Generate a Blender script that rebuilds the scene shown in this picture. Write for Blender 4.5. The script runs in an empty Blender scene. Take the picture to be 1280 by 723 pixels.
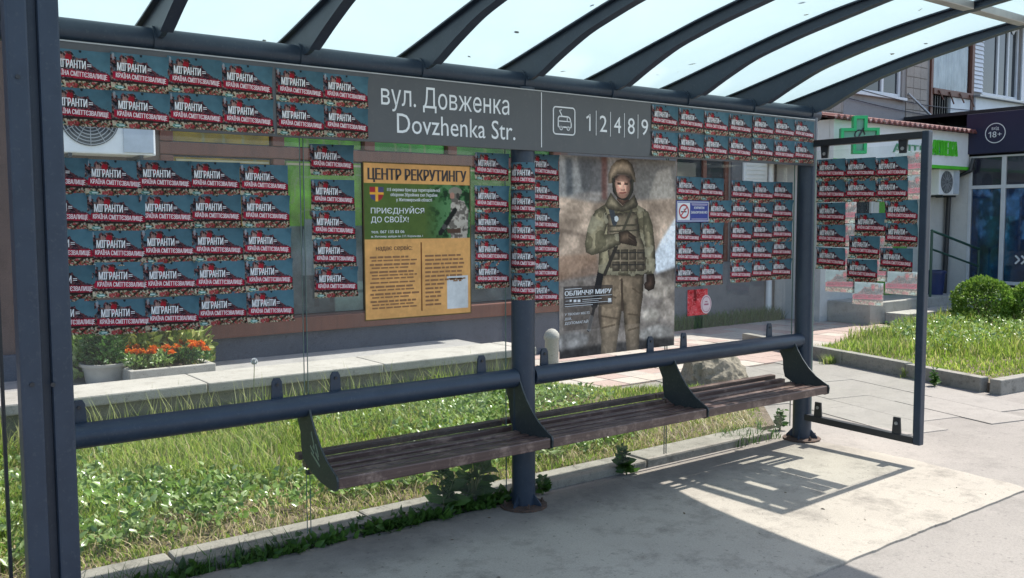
import bpy, bmesh, math, random
import numpy as np
import mathutils, mathutils.geometry
from mathutils import Vector, Matrix

random.seed(7)
rng = np.random.default_rng(11)
S = bpy.context.scene
C = S.collection

# ------------------------------------------------------------------ camera
F_PX = 1136.7057
YAW, PIT, ROL = 0.6440, -0.0746, -0.0038
CAM = np.array([-3.0633, -3.9785, 1.6])
FW = np.array([math.sin(YAW)*math.cos(PIT), math.cos(YAW)*math.cos(PIT), math.sin(PIT)])
RT = np.array([math.cos(YAW), -math.sin(YAW), 0.0])
UP = np.cross(RT, FW)
R2 = RT*math.cos(ROL) + UP*math.sin(ROL)
U2 = -RT*math.sin(ROL) + UP*math.cos(ROL)
cam_d = bpy.data.cameras.new("camera")
cam = bpy.data.objects.new("camera", cam_d)
C.objects.link(cam)
M3 = Matrix(((R2[0], U2[0], -FW[0]), (R2[1], U2[1], -FW[1]), (R2[2], U2[2], -FW[2])))
cam.matrix_world = Matrix.Translation(Vector(CAM)) @ M3.to_4x4()
cam_d.sensor_fit = 'HORIZONTAL'
cam_d.sensor_width = 36.0
cam_d.lens = 36.0*F_PX/1280.0
cam_d.clip_start = 0.05
cam_d.clip_end = 2000.0
S.camera = cam

# ------------------------------------------------------------------ sky, sun, exposure
SUN = Vector((0.70, 0.03, 1.0)).normalized()
SUN_EL = math.asin(SUN.z)
SUN_AZ = math.atan2(SUN.x, SUN.y)
world = bpy.data.worlds.new("World")
S.world = world
world.use_nodes = True
wn = world.node_tree
wn.nodes.clear()
sky = wn.nodes.new('ShaderNodeTexSky')
sky.sky_type = 'NISHITA'
sky.sun_disc = False
sky.sun_elevation = SUN_EL
sky.sun_rotation = SUN_AZ
sky.air_density = 1.0
sky.dust_density = 1.5
sky.ozone_density = 1.0
bg = wn.nodes.new('ShaderNodeBackground')
bg.inputs['Strength'].default_value = 0.15
wo = wn.nodes.new('ShaderNodeOutputWorld')
wn.links.new(sky.outputs[0], bg.inputs['Color'])
wn.links.new(bg.outputs[0], wo.inputs['Surface'])
sun_d = bpy.data.lights.new("sun", 'SUN')
sun_d.energy = 4.2
sun_d.angle = math.radians(0.5)
sun_d.color = (1.0, 0.955, 0.89)
sun = bpy.data.objects.new("sun", sun_d)
sun.rotation_euler = SUN.to_track_quat('Z', 'Y').to_euler()
sun.location = (20, 5, 30)
C.objects.link(sun)
S.view_settings.view_transform = 'Standard'
S.view_settings.look = 'None'
S.view_settings.gamma = 1.0
S.view_settings.use_curve_mapping = False
S.view_settings.exposure = 1.0
S.cycles.use_denoising = True
S.cycles.max_bounces = 10
S.cycles.diffuse_bounces = 4
S.cycles.glossy_bounces = 4
S.cycles.transparent_max_bounces = 24
S.cycles.sample_clamp_indirect = 6.0

# ------------------------------------------------------------------ pixel -> place helpers
def ray(x, y): return FW + R2*(x-640)/F_PX - U2*(y-361.5)/F_PX
def G(x, y, z=0.0):
    d = ray(x, y); return CAM + d*((z-1.6)/d[2])
def WY(x, y, Y):
    d = ray(x, y); return CAM + d*((Y-CAM[1])/d[1])
def WX(x, y, X):
    d = ray(x, y); return CAM + d*((X-CAM[0])/d[0])

# ------------------------------------------------------------------ materials
def lin(c):
    c = np.asarray(c, float)
    return np.where(c <= 0.04045, c/12.92, ((c+0.055)/1.055)**2.4)
MATS = {}
def nt(name):
    m = bpy.data.materials.new(name); m.use_nodes = True
    t = m.node_tree; t.nodes.clear()
    o = t.nodes.new('ShaderNodeOutputMaterial')
    MATS[name] = m
    return m, t, o
def N(t, kind, **kw):
    n = t.nodes.new(kind)
    for k, v in kw.items(): setattr(n, k, v)
    return n
def ramp(t, stops):
    r = t.nodes.new('ShaderNodeValToRGB')
    e = r.color_ramp.elements
    while len(e) < len(stops): e.new(0.5)
    for el, (p, c) in zip(e, stops):
        el.position = p
        el.color = (c, c, c, 1) if isinstance(c, (int, float)) else (*c, 1)
    return r
def noise(t, scale, detail=4, rough=0.55, vec=None, dist=0.0):
    n = t.nodes.new('ShaderNodeTexNoise')
    n.inputs['Scale'].default_value = scale
    n.inputs['Detail'].default_value = detail
    n.inputs['Roughness'].default_value = rough
    n.inputs['Distortion'].default_value = dist
    if vec is None:
        g = t.nodes.new('ShaderNodeNewGeometry'); vec = g.outputs['Position']
    t.links.new(vec, n.inputs['Vector'])
    return n
def mixc(t, fac, a, b, mode='MIX'):
    m = t.nodes.new('ShaderNodeMix'); m.data_type = 'RGBA'; m.blend_type = mode
    def setin(sock, v):
        if hasattr(v, 'is_linked') or hasattr(v, 'links'): t.links.new(v, sock)
        elif isinstance(v, (int, float)): sock.default_value = v
        else: sock.default_value = (*v, 1)
    setin(m.inputs[0], fac); setin(m.inputs[6], a); setin(m.inputs[7], b)
    return m.outputs[2]
def bump(t, h, strength, dist):
    b = t.nodes.new('ShaderNodeBump')
    b.inputs['Strength'].default_value = strength
    b.inputs['Distance'].default_value = dist
    t.links.new(h, b.inputs['Height'])
    return b.outputs['Normal']
def pm(name, c1, c2=None, scale=6.0, rough=0.6, bs=0.0, bscale=None, bdist=0.004, metal=0.0, spec=0.5,
       fleck=None, fscale=90.0, detail=5, stretch=None, lo=0.35, hi=0.65):
    """plain procedural surface: two tones mixed by noise, optional fine flecks and relief"""
    m, t, o = nt(name)
    p = N(t, 'ShaderNodeBsdfPrincipled')
    p.inputs['Roughness'].default_value = rough
    p.inputs['Metallic'].default_value = metal
    p.inputs['Specular IOR Level'].default_value = spec
    vec = None
    if stretch:
        g = N(t, 'ShaderNodeNewGeometry'); mp = N(t, 'ShaderNodeMapping')
        mp.inputs['Scale'].default_value = stretch
        t.links.new(g.outputs['Position'], mp.inputs['Vector']); vec = mp.outputs[0]
    if c2 is None:
        c2 = tuple(0.82*x for x in c1)
    n = noise(t, scale, detail, 0.6, vec)
    r = ramp(t, [(lo, 0.0), (hi, 1.0)])
    t.links.new(n.outputs[0], r.inputs[0])
    col = mixc(t, r.outputs[0], c1, c2)
    if fleck:
        n2 = noise(t, fscale, 2, 0.7, vec)
        r2 = ramp(t, [(0.58, 0.0), (0.72, 1.0)])
        t.links.new(n2.outputs[0], r2.inputs[0])
        col = mixc(t, r2.outputs[0], col, fleck)
    t.links.new(col, p.inputs['Base Color'])
    if bs:
        n3 = noise(t, bscale or scale*6, 6, 0.65, vec)
        t.links.new(bump(t, n3.outputs[0], bs, bdist), p.inputs['Normal'])
    t.links.new(p.outputs[0], o.inputs[0])
    return m

steel = pm('painted_steel', (0.020, 0.033, 0.054), (0.026, 0.041, 0.065), 9, rough=0.40, bs=0.05, bscale=300, bdist=0.001, spec=0.4,
           fleck=(0.040, 0.054, 0.072), fscale=70)
frame_black = pm('frame_black', (0.014, 0.017, 0.021), (0.022, 0.025, 0.03), 12, rough=0.4)
bracket_m = pm('bracket_paint', (0.020, 0.027, 0.030), (0.028, 0.036, 0.038), 14, rough=0.5, fleck=(0.06, 0.065, 0.06), fscale=70)
alu = pm('aluminium', (0.42, 0.43, 0.43), (0.34, 0.35, 0.36), 10, rough=0.45, metal=0.6)
rust = pm('rust', (0.10, 0.055, 0.035), (0.05, 0.04, 0.035), 60, rough=0.9, bs=0.4)
sign_grey = pm('sign_grey', (0.060, 0.064, 0.070), (0.068, 0.072, 0.078), 5, rough=0.4, fleck=(0.075, 0.078, 0.082), fscale=30)
white_ink = pm('white_ink', (0.72, 0.74, 0.76), (0.66, 0.68, 0.70), 30, rough=0.5)
pink_ink = pm('pale_ink', (0.78, 0.70, 0.72), (0.70, 0.62, 0.64), 30, rough=0.5)
black_ink = pm('black_ink', (0.018, 0.012, 0.012), (0.03, 0.02, 0.02), 30, rough=0.5)
brown_ink = pm('brown_ink', (0.085, 0.035, 0.015), (0.11, 0.05, 0.02), 30, rough=0.5)
blue_ink = pm('blue_ink', (0.02, 0.035, 0.22), (0.025, 0.045, 0.26), 20, rough=0.4)
red_ink = pm('red_ink', (0.42, 0.03, 0.04), (0.36, 0.03, 0.035), 20, rough=0.4)
orange_print = pm('orange_print', (0.52, 0.255, 0.085), (0.48, 0.235, 0.08), 5, rough=0.5)
wood_m = None

def wood(name, a, b, worn):
    m, t, o = nt(name)
    p = N(t, 'ShaderNodeBsdfPrincipled'); p.inputs['Roughness'].default_value = 0.36
    g = N(t, 'ShaderNodeNewGeometry'); mp = N(t, 'ShaderNodeMapping')
    mp.inputs['Scale'].default_value = (2.2, 42, 42)
    t.links.new(g.outputs['Position'], mp.inputs[0])
    n = noise(t, 1.0, 8, 0.7, mp.outputs[0], 0.6)
    r = ramp(t, [(0.3, 0.0), (0.7, 1.0)]); t.links.new(n.outputs[0], r.inputs[0])
    c = mixc(t, r.outputs[0], a, b)
    n2 = noise(t, 7, 6, 0.75)
    r2 = ramp(t, [(0.50, 0.0), (0.64, 1.0)]); t.links.new(n2.outputs[0], r2.inputs[0])
    mm = N(t, 'ShaderNodeMath', operation='MULTIPLY'); t.links.new(r2.outputs[0], mm.inputs[0]); t.links.new(r.outputs[0], mm.inputs[1])
    c = mixc(t, mm.outputs[0], c, worn)
    t.links.new(c, p.inputs['Base Color'])
    t.links.new(bump(t, n.outputs[0], 0.5, 0.002), p.inputs['Normal'])
    t.links.new(p.outputs[0], o.inputs[0])
    return m
wood_m = wood('bench_wood', (0.05, 0.027, 0.023), (0.12, 0.075, 0.066), (0.34, 0.24, 0.19))

def glass(name, tint, base=0.03, maxr=1.0, dirt=0.02):
    m, t, o = nt(name)
    tr = N(t, 'ShaderNodeBsdfTransparent'); tr.inputs[0].default_value = (*tint, 1)
    gl = N(t, 'ShaderNodeBsdfGlossy'); gl.inputs['Roughness'].default_value = 0.015
    fr = N(t, 'ShaderNodeFresnel'); fr.inputs[0].default_value = 1.45
    mx = N(t, 'ShaderNodeMixShader')
    t.links.new(fr.outputs[0], mx.inputs[0]); t.links.new(tr.outputs[0], mx.inputs[1]); t.links.new(gl.outputs[0], mx.inputs[2])
    df = N(t, 'ShaderNodeBsdfDiffuse'); df.inputs[0].default_value = (0.55, 0.57, 0.55, 1)
    n = noise(t, 3.5, 6, 0.7, None, 0.5)
    r = ramp(t, [(0.3, dirt*0.4), (0.8, dirt*2.2)]); t.links.new(n.outputs[0], r.inputs[0])
    m2 = N(t, 'ShaderNodeMixShader')
    t.links.new(r.outputs[0], m2.inputs[0]); t.links.new(mx.outputs[0], m2.inputs[1]); t.links.new(df.outputs[0], m2.inputs[2])
    t.links.new(m2.outputs[0], o.inputs[0])
    return m
shelter_glass = glass('shelter_glass', (0.94, 0.97, 0.955), dirt=0.028)
edge_glass = pm('glass_edge', (0.13, 0.19, 0.17), (0.10, 0.15, 0.14), 8, rough=0.2)

def roof_sheet():
    m, t, o = nt('opal_roof_sheet')
    tl = N(t, 'ShaderNodeBsdfTranslucent')
    n = noise(t, 1.3, 6, 0.65, None, 0.4)
    r = ramp(t, [(0.3, 0.0), (0.75, 1.0)]); t.links.new(n.outputs[0], r.inputs[0])
    c = mixc(t, r.outputs[0], (0.355, 0.485, 0.515), (0.40, 0.525, 0.545))
    n2 = noise(t, 7, 8, 0.75)
    r2 = ramp(t, [(0.66, 0.0), (0.76, 0.45)]); t.links.new(n2.outputs[0], r2.inputs[0])
    c = mixc(t, r2.outputs[0], c, (0.34, 0.44, 0.46))
    t.links.new(c, tl.inputs[0])
    gl = N(t, 'ShaderNodeBsdfGlossy'); gl.inputs['Roughness'].default_value = 0.25
    fr = N(t, 'ShaderNodeFresnel'); fr.inputs[0].default_value = 1.35
    df = N(t, 'ShaderNodeBsdfDiffuse'); df.inputs[0].default_value = (0.7, 0.75, 0.75, 1)
    a = N(t, 'ShaderNodeMixShader'); a.inputs[0].default_value = 0.22
    t.links.new(tl.outputs[0], a.inputs[1]); t.links.new(df.outputs[0], a.inputs[2])
    b = N(t, 'ShaderNodeMixShader'); t.links.new(fr.outputs[0], b.inputs[0])
    t.links.new(a.outputs[0], b.inputs[1]); t.links.new(gl.outputs[0], b.inputs[2])
    t.links.new(b.outputs[0], o.inputs[0])
    return m
roof_m = roof_sheet()

def print_mat(name, translucent=0.0):
    m, t, o = nt(name)
    p = N(t, 'ShaderNodeBsdfPrincipled'); p.inputs['Roughness'].default_value = 0.55; p.inputs['Specular IOR Level'].default_value = 0.16
    a = N(t, 'ShaderNodeAttribute', attribute_name='print')
    oi = N(t, 'ShaderNodeObjectInfo')
    h = N(t, 'ShaderNodeHueSaturation')
    mr = N(t, 'ShaderNodeMapRange'); mr.inputs[3].default_value = 0.84; mr.inputs[4].default_value = 1.22
    t.links.new(oi.outputs['Random'], mr.inputs[0]); t.links.new(mr.outputs[0], h.inputs['Value'])
    t.links.new(a.outputs['Color'], h.inputs['Color'])
    n = noise(t, 40, 3, 0.6)
    r = ramp(t, [(0.35, 0.9), (0.7, 1.06)]); t.links.new(n.outputs[0], r.inputs[0])
    c = mixc(t, 1.0, h.outputs[0], r.outputs[0], 'MULTIPLY')
    t.links.new(c, p.inputs['Base Color'])
    if translucent:
        tl = N(t, 'ShaderNodeBsdfTranslucent'); t.links.new(c, tl.inputs[0])
        mx = N(t, 'ShaderNodeMixShader'); mx.inputs[0].default_value = translucent
        t.links.new(p.outputs[0], mx.inputs[1]); t.links.new(tl.outputs[0], mx.inputs[2])
        t.links.new(mx.outputs[0], o.inputs[0])
    else:
        t.links.new(p.outputs[0], o.inputs[0])
    return m
print_m = print_mat('print')
print_back_m = print_mat('print_seen_through_paper', 0.35)

def foliage(name, stops, trans=0.35, rough=0.5, spec=0.35):
    m, t, o = nt(name)
    g = N(t, 'ShaderNodeNewGeometry')
    r = ramp(t, stops); t.links.new(g.outputs['Random Per Island'], r.inputs[0])
    n = noise(t, 2.2, 3, 0.6); r2 = ramp(t, [(0.3, 0.72), (0.7, 1.18)]); t.links.new(n.outputs[0], r2.inputs[0])
    c = mixc(t, 1.0, r.outputs[0], r2.outputs[0], 'MULTIPLY')
    p = N(t, 'ShaderNodeBsdfPrincipled'); p.inputs['Roughness'].default_value = rough
    p.inputs['Specular IOR Level'].default_value = spec
    t.links.new(c, p.inputs['Base Color'])
    tl = N(t, 'ShaderNodeBsdfTranslucent'); t.links.new(c, tl.inputs[0])
    mx = N(t, 'ShaderNodeMixShader'); mx.inputs[0].default_value = trans
    t.links.new(p.outputs[0], mx.inputs[1]); t.links.new(tl.outputs[0], mx.inputs[2])
    t.links.new(mx.outputs[0], o.inputs[0])
    return m
grass_m = foliage('grass_blades', [(0.0, (0.14, 0.24, 0.03)), (0.40, (0.26, 0.38, 0.05)), (0.78, (0.38, 0.46, 0.10)), (0.93, (0.46, 0.42, 0.18)), (1.0, (0.55, 0.48, 0.28))], 0.5)
weed_m = foliage('weed_leaves', [(0.0, (0.11, 0.21, 0.03)), (0.5, (0.20, 0.33, 0.07)), (1.0, (0.42, 0.52, 0.24))], 0.4, 0.30, 0.9)
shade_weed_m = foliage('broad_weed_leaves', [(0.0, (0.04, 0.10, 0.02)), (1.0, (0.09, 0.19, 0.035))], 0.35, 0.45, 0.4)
box_m = foliage('boxwood_leaves', [(0.0, (0.08, 0.16, 0.02)), (0.6, (0.16, 0.28, 0.04)), (1.0, (0.27, 0.40, 0.08))], 0.35)
dark_leaf_m = foliage('pot_plant_leaves', [(0.0, (0.03, 0.09, 0.02)), (1.0, (0.09, 0.20, 0.04))], 0.3)
yellow_leaf_m = foliage('yellow_green_leaves', [(0.0, (0.10, 0.17, 0.03)), (0.5, (0.24, 0.30, 0.06)), (1.0, (0.42, 0.43, 0.13))], 0.3)
orange_petal = foliage('orange_petals', [(0.0, (0.55, 0.10, 0.01)), (0.6, (0.75, 0.20, 0.015)), (1.0, (0.85, 0.36, 0.03))], 0.2)
stem_m = pm('stems', (0.10, 0.15, 0.04), (0.16, 0.17, 0.06), 20, rough=0.7)
soil_m = pm('soil', (0.10, 0.075, 0.05), (0.17, 0.13, 0.09), 12, rough=0.95, bs=0.8, bscale=40, bdist=0.02, fleck=(0.25, 0.21, 0.15), fscale=60)

# ------------------------------------------------------------------ mesh builder
class MB:
    def __init__(self): self.v = []; self.f = []; self.mi = []; self.cur = 0
    def add(self, vs, fs):
        o = len(self.v); self.v += [tuple(p) for p in vs]
        for f in fs: self.f.append(tuple(i+o for i in f)); self.mi.append(self.cur)
        return self
    def box(self, x0, x1, y0, y1, z0, z1):
        vs = [(x0,y0,z0),(x1,y0,z0),(x1,y1,z0),(x0,y1,z0),(x0,y0,z1),(x1,y0,z1),(x1,y1,z1),(x0,y1,z1)]
        return self.add(vs, [(0,3,2,1),(4,5,6,7),(0,1,5,4),(1,2,6,5),(2,3,7,6),(3,0,4,7)])
    def bar(self, p, q, w, h, up=(0,0,1)):
        p, q = Vector(p), Vector(q); d = (q-p).normalized(); u = Vector(up)
        s = d.cross(u).normalized(); u = s.cross(d).normalized()
        s *= w/2; u *= h/2
        vs = [p-s-u, p+s-u, p+s+u, p-s+u, q-s-u, q+s-u, q+s+u, q-s+u]
        return self.add(vs, [(0,3,2,1),(4,5,6,7),(0,1,5,4),(1,2,6,5),(2,3,7,6),(3,0,4,7)])
    def prism(self, prof, a, b, axis):
        n = len(prof)
        def mk(p, s):
            return {'x': (s, p[0], p[1]), 'y': (p[0], s, p[1]), 'z': (p[0], p[1], s)}[axis]
        vs = [mk(p, a) for p in prof] + [mk(p, b) for p in prof]
        fs = [tuple(range(n))[::-1], tuple(range(n, 2*n))] + [(i, (i+1) % n, (i+1) % n+n, i+n) for i in range(n)]
        return self.add(vs, fs)
    def tube(self, pts, r, n=20, cap=True):
        pts = [Vector(p) for p in pts]; rs = r if isinstance(r, (list, tuple)) else [r]*len(pts)
        vs = []; fs = []
        d0 = (pts[1]-pts[0]).normalized()
        ref = Vector((0,0,1)) if abs(d0.z) < 0.9 else Vector((1,0,0))
        for i, p in enumerate(pts):
            d = (pts[min(i+1, len(pts)-1)]-pts[max(i-1, 0)]).normalized()
            s = d.cross(ref).normalized(); u = s.cross(d).normalized()
            for k in range(n):
                a = 2*math.pi*k/n
                vs.append(p + (s*math.cos(a)+u*math.sin(a))*rs[i])
        for i in range(len(pts)-1):
            for k in range(n):
                fs.append((i*n+k, i*n+(k+1) % n, (i+1)*n+(k+1) % n, (i+1)*n+k))
        if cap:
            fs.append(tuple(range(n))); fs.append(tuple(range((len(pts)-1)*n, len(pts)*n))[::-1])
        return self.add(vs, fs)
    def lathe(self, c, prof, n=24):
        vs = []; fs = []
        for r, z in prof:
            for k in range(n):
                a = 2*math.pi*k/n; vs.append((c[0]+r*math.cos(a), c[1]+r*math.sin(a), c[2]+z))
        for i in range(len(prof)-1):
            for k in range(n):
                fs.append((i*n+k, i*n+(k+1) % n, (i+1)*n+(k+1) % n, (i+1)*n+k))
        fs.append(tuple(range(n))[::-1]); fs.append(tuple(range((len(prof)-1)*n, len(prof)*n)))
        return self.add(vs, fs)
    def mesh(self, name, mats, bevel=0.0, smooth=False, off=(0,0,0)):
        me = bpy.data.meshes.new(name)
        o = Vector(off)
        me.from_pydata([Vector(p)-o for p in self.v], [], self.f)
        for m in (mats if isinstance(mats, (list, tuple)) else [mats]): me.materials.append(m)
        if len(me.materials) > 1: me.polygons.foreach_set('material_index', self.mi)
        bm = bmesh.new(); bm.from_mesh(me)
        bmesh.ops.recalc_face_normals(bm, faces=bm.faces)
        if bevel:
            ed = [e for e in bm.edges if len(e.link_faces) == 2 and e.calc_face_angle(0) > 0.6]
            bmesh.ops.bevel(bm, geom=ed, offset=bevel, segments=2, profile=0.6, affect='EDGES', clamp_overlap=True)
        bm.to_mesh(me); bm.free()
        if smooth:
            me.polygons.foreach_set('use_smooth', [True]*len(me.polygons))
            if smooth == 'auto':
                me.set_sharp_from_angle(angle=0.7)
        me.update()
        return me

def root_loc(o):
    l = Vector(o.location); p = o.parent
    while p: l += Vector(p.location); p = p.parent
    return l
def link(name, me, parent=None):
    o = bpy.data.objects.new(name, me); C.objects.link(o)
    if parent is not None: o.parent = parent
    return o
def tag(o, label=None, cat=None, group=None, kind=None):
    if label: o['label'] = label
    if cat: o['category'] = cat
    if group: o['group'] = group
    if kind: o['kind'] = kind
    return o
def thing(name, label, cat, loc=(0,0,0), group=None):
    o = link(name, None); o.location = loc; o.empty_display_size = 0.1
    return tag(o, label, cat, group)
def part(name, mb, mat, parent, bevel=0.0, smooth=False, label=None):
    """a part built in world coordinates, hung under its thing or part (no rotations anywhere up the chain)"""
    vs = np.array([tuple(p) for p in mb.v]); c = Vector((vs.min(0)+vs.max(0))/2)
    o = link(name, mb.mesh(name, mat, bevel, smooth, off=c), parent)
    o.location = c - root_loc(parent)
    if label: o['label'] = label
    return o
def solo(name, mb, mat, label, cat, group=None, bevel=0.0, smooth=False, kind=None):
    vs = np.array([tuple(p) for p in mb.v]); c = Vector((vs.min(0)+vs.max(0))/2); c.z = vs[:, 2].min()
    o = link(name, mb.mesh(name, mat, bevel, smooth, off=c)); o.location = c
    return tag(o, label, cat, group, kind)
def struct(name, mb, mat, bevel=0.0, smooth=False):
    return solo(name, mb, mat, None, None, bevel=bevel, smooth=smooth, kind='structure')

def raw_mesh(name, V, Fq, mat, smooth=False):
    """fast mesh from numpy arrays (quads or triangles)"""
    me = bpy.data.meshes.new(name)
    V = np.asarray(V, np.float32); Fq = np.asarray(Fq, np.int32)
    k = Fq.shape[1]
    me.vertices.add(len(V)); me.vertices.foreach_set('co', V.ravel())
    me.loops.add(Fq.size); me.loops.foreach_set('vertex_index', Fq.ravel())
    me.polygons.add(len(Fq))
    me.polygons.foreach_set('loop_start', np.arange(0, Fq.size, k, dtype=np.int32))
    me.polygons.foreach_set('loop_total', np.full(len(Fq), k, np.int32))
    if smooth: me.polygons.foreach_set('use_smooth', np.ones(len(Fq), bool))
    me.materials.append(mat)
    me.update(calc_edges=True)
    return me

# lettering --------------------------------------------------------
TXT = {}
def text_verts(s, height, bold=0.0, width=None, shear=0.0, align='LEFT', space=1.0):
    key = (s, bold, shear, align, space)
    if key not in TXT:
        cu = bpy.data.curves.new('t', 'FONT'); cu.body = s; cu.size = 1.0; cu.offset = bold
        cu.shear = shear; cu.align_x = align; cu.resolution_u = 3; cu.fill_mode = 'NONE'; cu.space_character = space
        ob = bpy.data.objects.new('t', cu); C.objects.link(ob)
        bpy.context.view_layer.update()
        dg = bpy.context.evaluated_depsgraph_get()
        me = bpy.data.meshes.new_from_object(ob.evaluated_get(dg))
        V = np.zeros(len(me.vertices)*3); me.vertices.foreach_get('co', V); V = V.reshape(-1, 3)[:, :2]
        nb_ = {}
        for e in me.edges:
            a, b = e.vertices; nb_.setdefault(a, []).append(b); nb_.setdefault(b, []).append(a)
        seen = set(); loops = []
        for st in range(len(V)):
            if st in seen or st not in nb_: continue
            lp = [st]; seen.add(st); cur = st
            while True:
                nx = [q for q in nb_[cur] if q not in seen]
                if not nx: break
                cur = nx[0]; seen.add(cur); lp.append(cur)
            if len(lp) > 2: loops.append(lp)
        def sarea(lp):
            q = V[lp]; return 0.5*np.sum(q[:, 0]*np.roll(q[:, 1], -1)-np.roll(q[:, 0], -1)*q[:, 1])
        def within(pt, lp):
            q = V[lp]; c = False
            for (x1, y1), (x2, y2) in zip(q, np.roll(q, -1, 0)):
                if (y1 > pt[1]) != (y2 > pt[1]) and pt[0] < (x2-x1)*(pt[1]-y1)/(y2-y1)+x1: c = not c
            return c
        # direction of travel from the curve's own splines: the glyph's outer contours all turn one way
        ar = [sarea(l) for l in loops]
        holes = {i for i in range(len(loops)) if any(j != i and abs(ar[j]) > abs(ar[i])*1.3 and all(within(V[k], loops[j]) for k in loops[i]) for j in range(len(loops)))}
        Fs = []; NV = []
        for i, lp in enumerate(loops):
            if i in holes: continue
            hs = [loops[j] for j in holes if all(within(V[k], lp) for k in loops[j])]
            polys = [[Vector((*V[k], 0)) for k in l] for l in [lp]+hs]
            flat = [k for l in [lp]+hs for k in l]; o_ = len(NV)
            NV += [(V[k][0], V[k][1], 0.00004*(i % 3)) for k in flat]
            Fs += [tuple(o_+k for k in t3) for t3 in mathutils.geometry.tessellate_polygon(polys)]
        V = np.array(NV)
        bpy.data.objects.remove(ob); bpy.data.curves.remove(cu); bpy.data.meshes.remove(me)
        TXT[key] = (V, Fs)
    V, Fs = TXT[key]
    V = V.copy(); V[:, :2] *= height/0.70          # cap height of the built-in font is about 0.7
    if width:
        w = V[:, 0].max()-V[:, 0].min(); V[:, 0] *= width/w
    return V, Fs
def text_mesh(name, mat, lines, y=0.0, flip=False, bend=None):
    """lines: list of (text, x, z, cap height, bold, width, tilt); one flat mesh facing -Y"""
    mb_v = []; mb_f = []
    for (s, x, z, h, b, w, tilt) in lines:
        V, Fs = text_verts(s, h, 0.0, w)
        V[:, 0] -= V[:, 0].min()
        ca, sa = math.cos(tilt), math.sin(tilt)
        X = V[:, 0]*ca - V[:, 1]*sa + x; Z = V[:, 0]*sa + V[:, 1]*ca + z
        for k, dx in enumerate((0.0,) if b < 0.005 else (-b*h, 0.0, b*h)):
            o = len(mb_v)
            for a, c, e in zip(X, Z, V[:, 2]): mb_v.append((a+dx, y-0.00012*k-e, c))
            mb_f += [tuple(i+o for i in f) for f in Fs]
    me = bpy.data.meshes.new(name); me.from_pydata(mb_v, [], mb_f); me.materials.append(mat); me.update()
    return me
def put(name, me, parent, loc=(0,0,0), rz=0.0, label=None):
    o = link(name, me, parent); o.location = loc; o.rotation_euler = (0, 0, rz)
    if label: o['label'] = label
    return o

# raster painting for flat prints --------------------------------------
def vnoise(w, h, cells, seed, octaves=1):
    r = np.random.default_rng(seed); out = np.zeros((h, w)); amp = 1.0; tot = 0
    for _ in range(octaves):
        cx = max(2, int(cells)); cy = max(2, int(cells*h/w)+1)
        g = r.random((cy+2, cx+2))
        X = np.linspace(0, cx, w); Y = np.linspace(0, cy, h)
        xi = X.astype(int); yi = Y.astype(int); fx = X-xi; fy = (Y-yi)[:, None]
        fx = fx*fx*(3-2*fx); fy = fy*fy*(3-2*fy)
        a = g[np.ix_(yi, xi)]; b = g[np.ix_(yi, xi+1)]; c = g[np.ix_(yi+1, xi)]; d = g[np.ix_(yi+1, xi+1)]
        out += amp*((a*(1-fx)+b*fx)*(1-fy)+(c*(1-fx)+d*fx)*fy); tot += amp
        amp *= 0.5; cells *= 2
    return out/tot
class Canvas:
    def __init__(self, w, h, col):
        self.w, self.h = w, h
        self.a = np.zeros((h, w, 3)) + np.array(col)/255.0
        self.X, self.Y = np.meshgrid((np.arange(w)+0.5)/w, (np.arange(h)+0.5)/h)
    def pmask(self, pts):
        m = np.zeros((self.h, self.w), bool); n = len(pts)
        for i in range(n):
            x1, y1 = pts[i]; x2, y2 = pts[(i+1) % n]
            if y1 == y2: continue
            cond = ((y1 > self.Y) != (y2 > self.Y)) & (self.X < (x2-x1)*(self.Y-y1)/(y2-y1)+x1)
            m ^= cond
        return m
    def emask(self, cx, cy, rx, ry): return ((self.X-cx)/rx)**2+((self.Y-cy)/ry)**2 <= 1
    def smask(self, p, q, wdt, asp):
        ax, ay = p; bx, by = q
        dx, dy = bx-ax, (by-ay)*asp
        px, py = self.X-ax, (self.Y-ay)*asp
        tt = np.clip((px*dx+py*dy)/(dx*dx+dy*dy+1e-9), 0, 1)
        return np.hypot(px-tt*dx, py-tt*dy) <= wdt
    def fill(self, m, col, alpha=1.0):
        c = np.array(col)/255.0
        if np.ndim(alpha): al = np.asarray(alpha)[m][:, None]
        else: al = alpha
        self.a[m] = self.a[m]*(1-al)+c*al
    def mul(self, m, k):
        k = np.broadcast_to(k, (self.h, self.w))
        self.a[m] = np.clip(self.a[m]*k[m][:, None], 0, 1)
def grid_mesh(name, cv, w, h, mat, mirror=False):
    """a sheet w x h metres, origin at its top-left corner, facing -Y, the canvas as its print"""
    nx, ny = cv.w, cv.h
    xs = np.linspace(0, w, nx); zs = -np.linspace(0, h, ny)
    XX, ZZ = np.meshgrid(xs, zs)
    V = np.stack([XX, np.zeros_like(XX), ZZ], -1).reshape(-1, 3)
    i = np.arange(nx*ny).reshape(ny, nx)
    Fq = np.stack([i[:-1, :-1], i[1:, :-1], i[1:, 1:], i[:-1, 1:]], -1).reshape(-1, 4)
    me = raw_mesh(name, V, Fq, mat)
    a = me.color_attributes.new('print', 'FLOAT_COLOR', 'POINT')
    col = cv.a[:, ::-1] if mirror else cv.a
    rgba = np.ones((nx*ny, 4), np.float32); rgba[:, :3] = lin(col).reshape(-1, 3)
    a.data.foreach_set('color', rgba.ravel())
    return me

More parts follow.
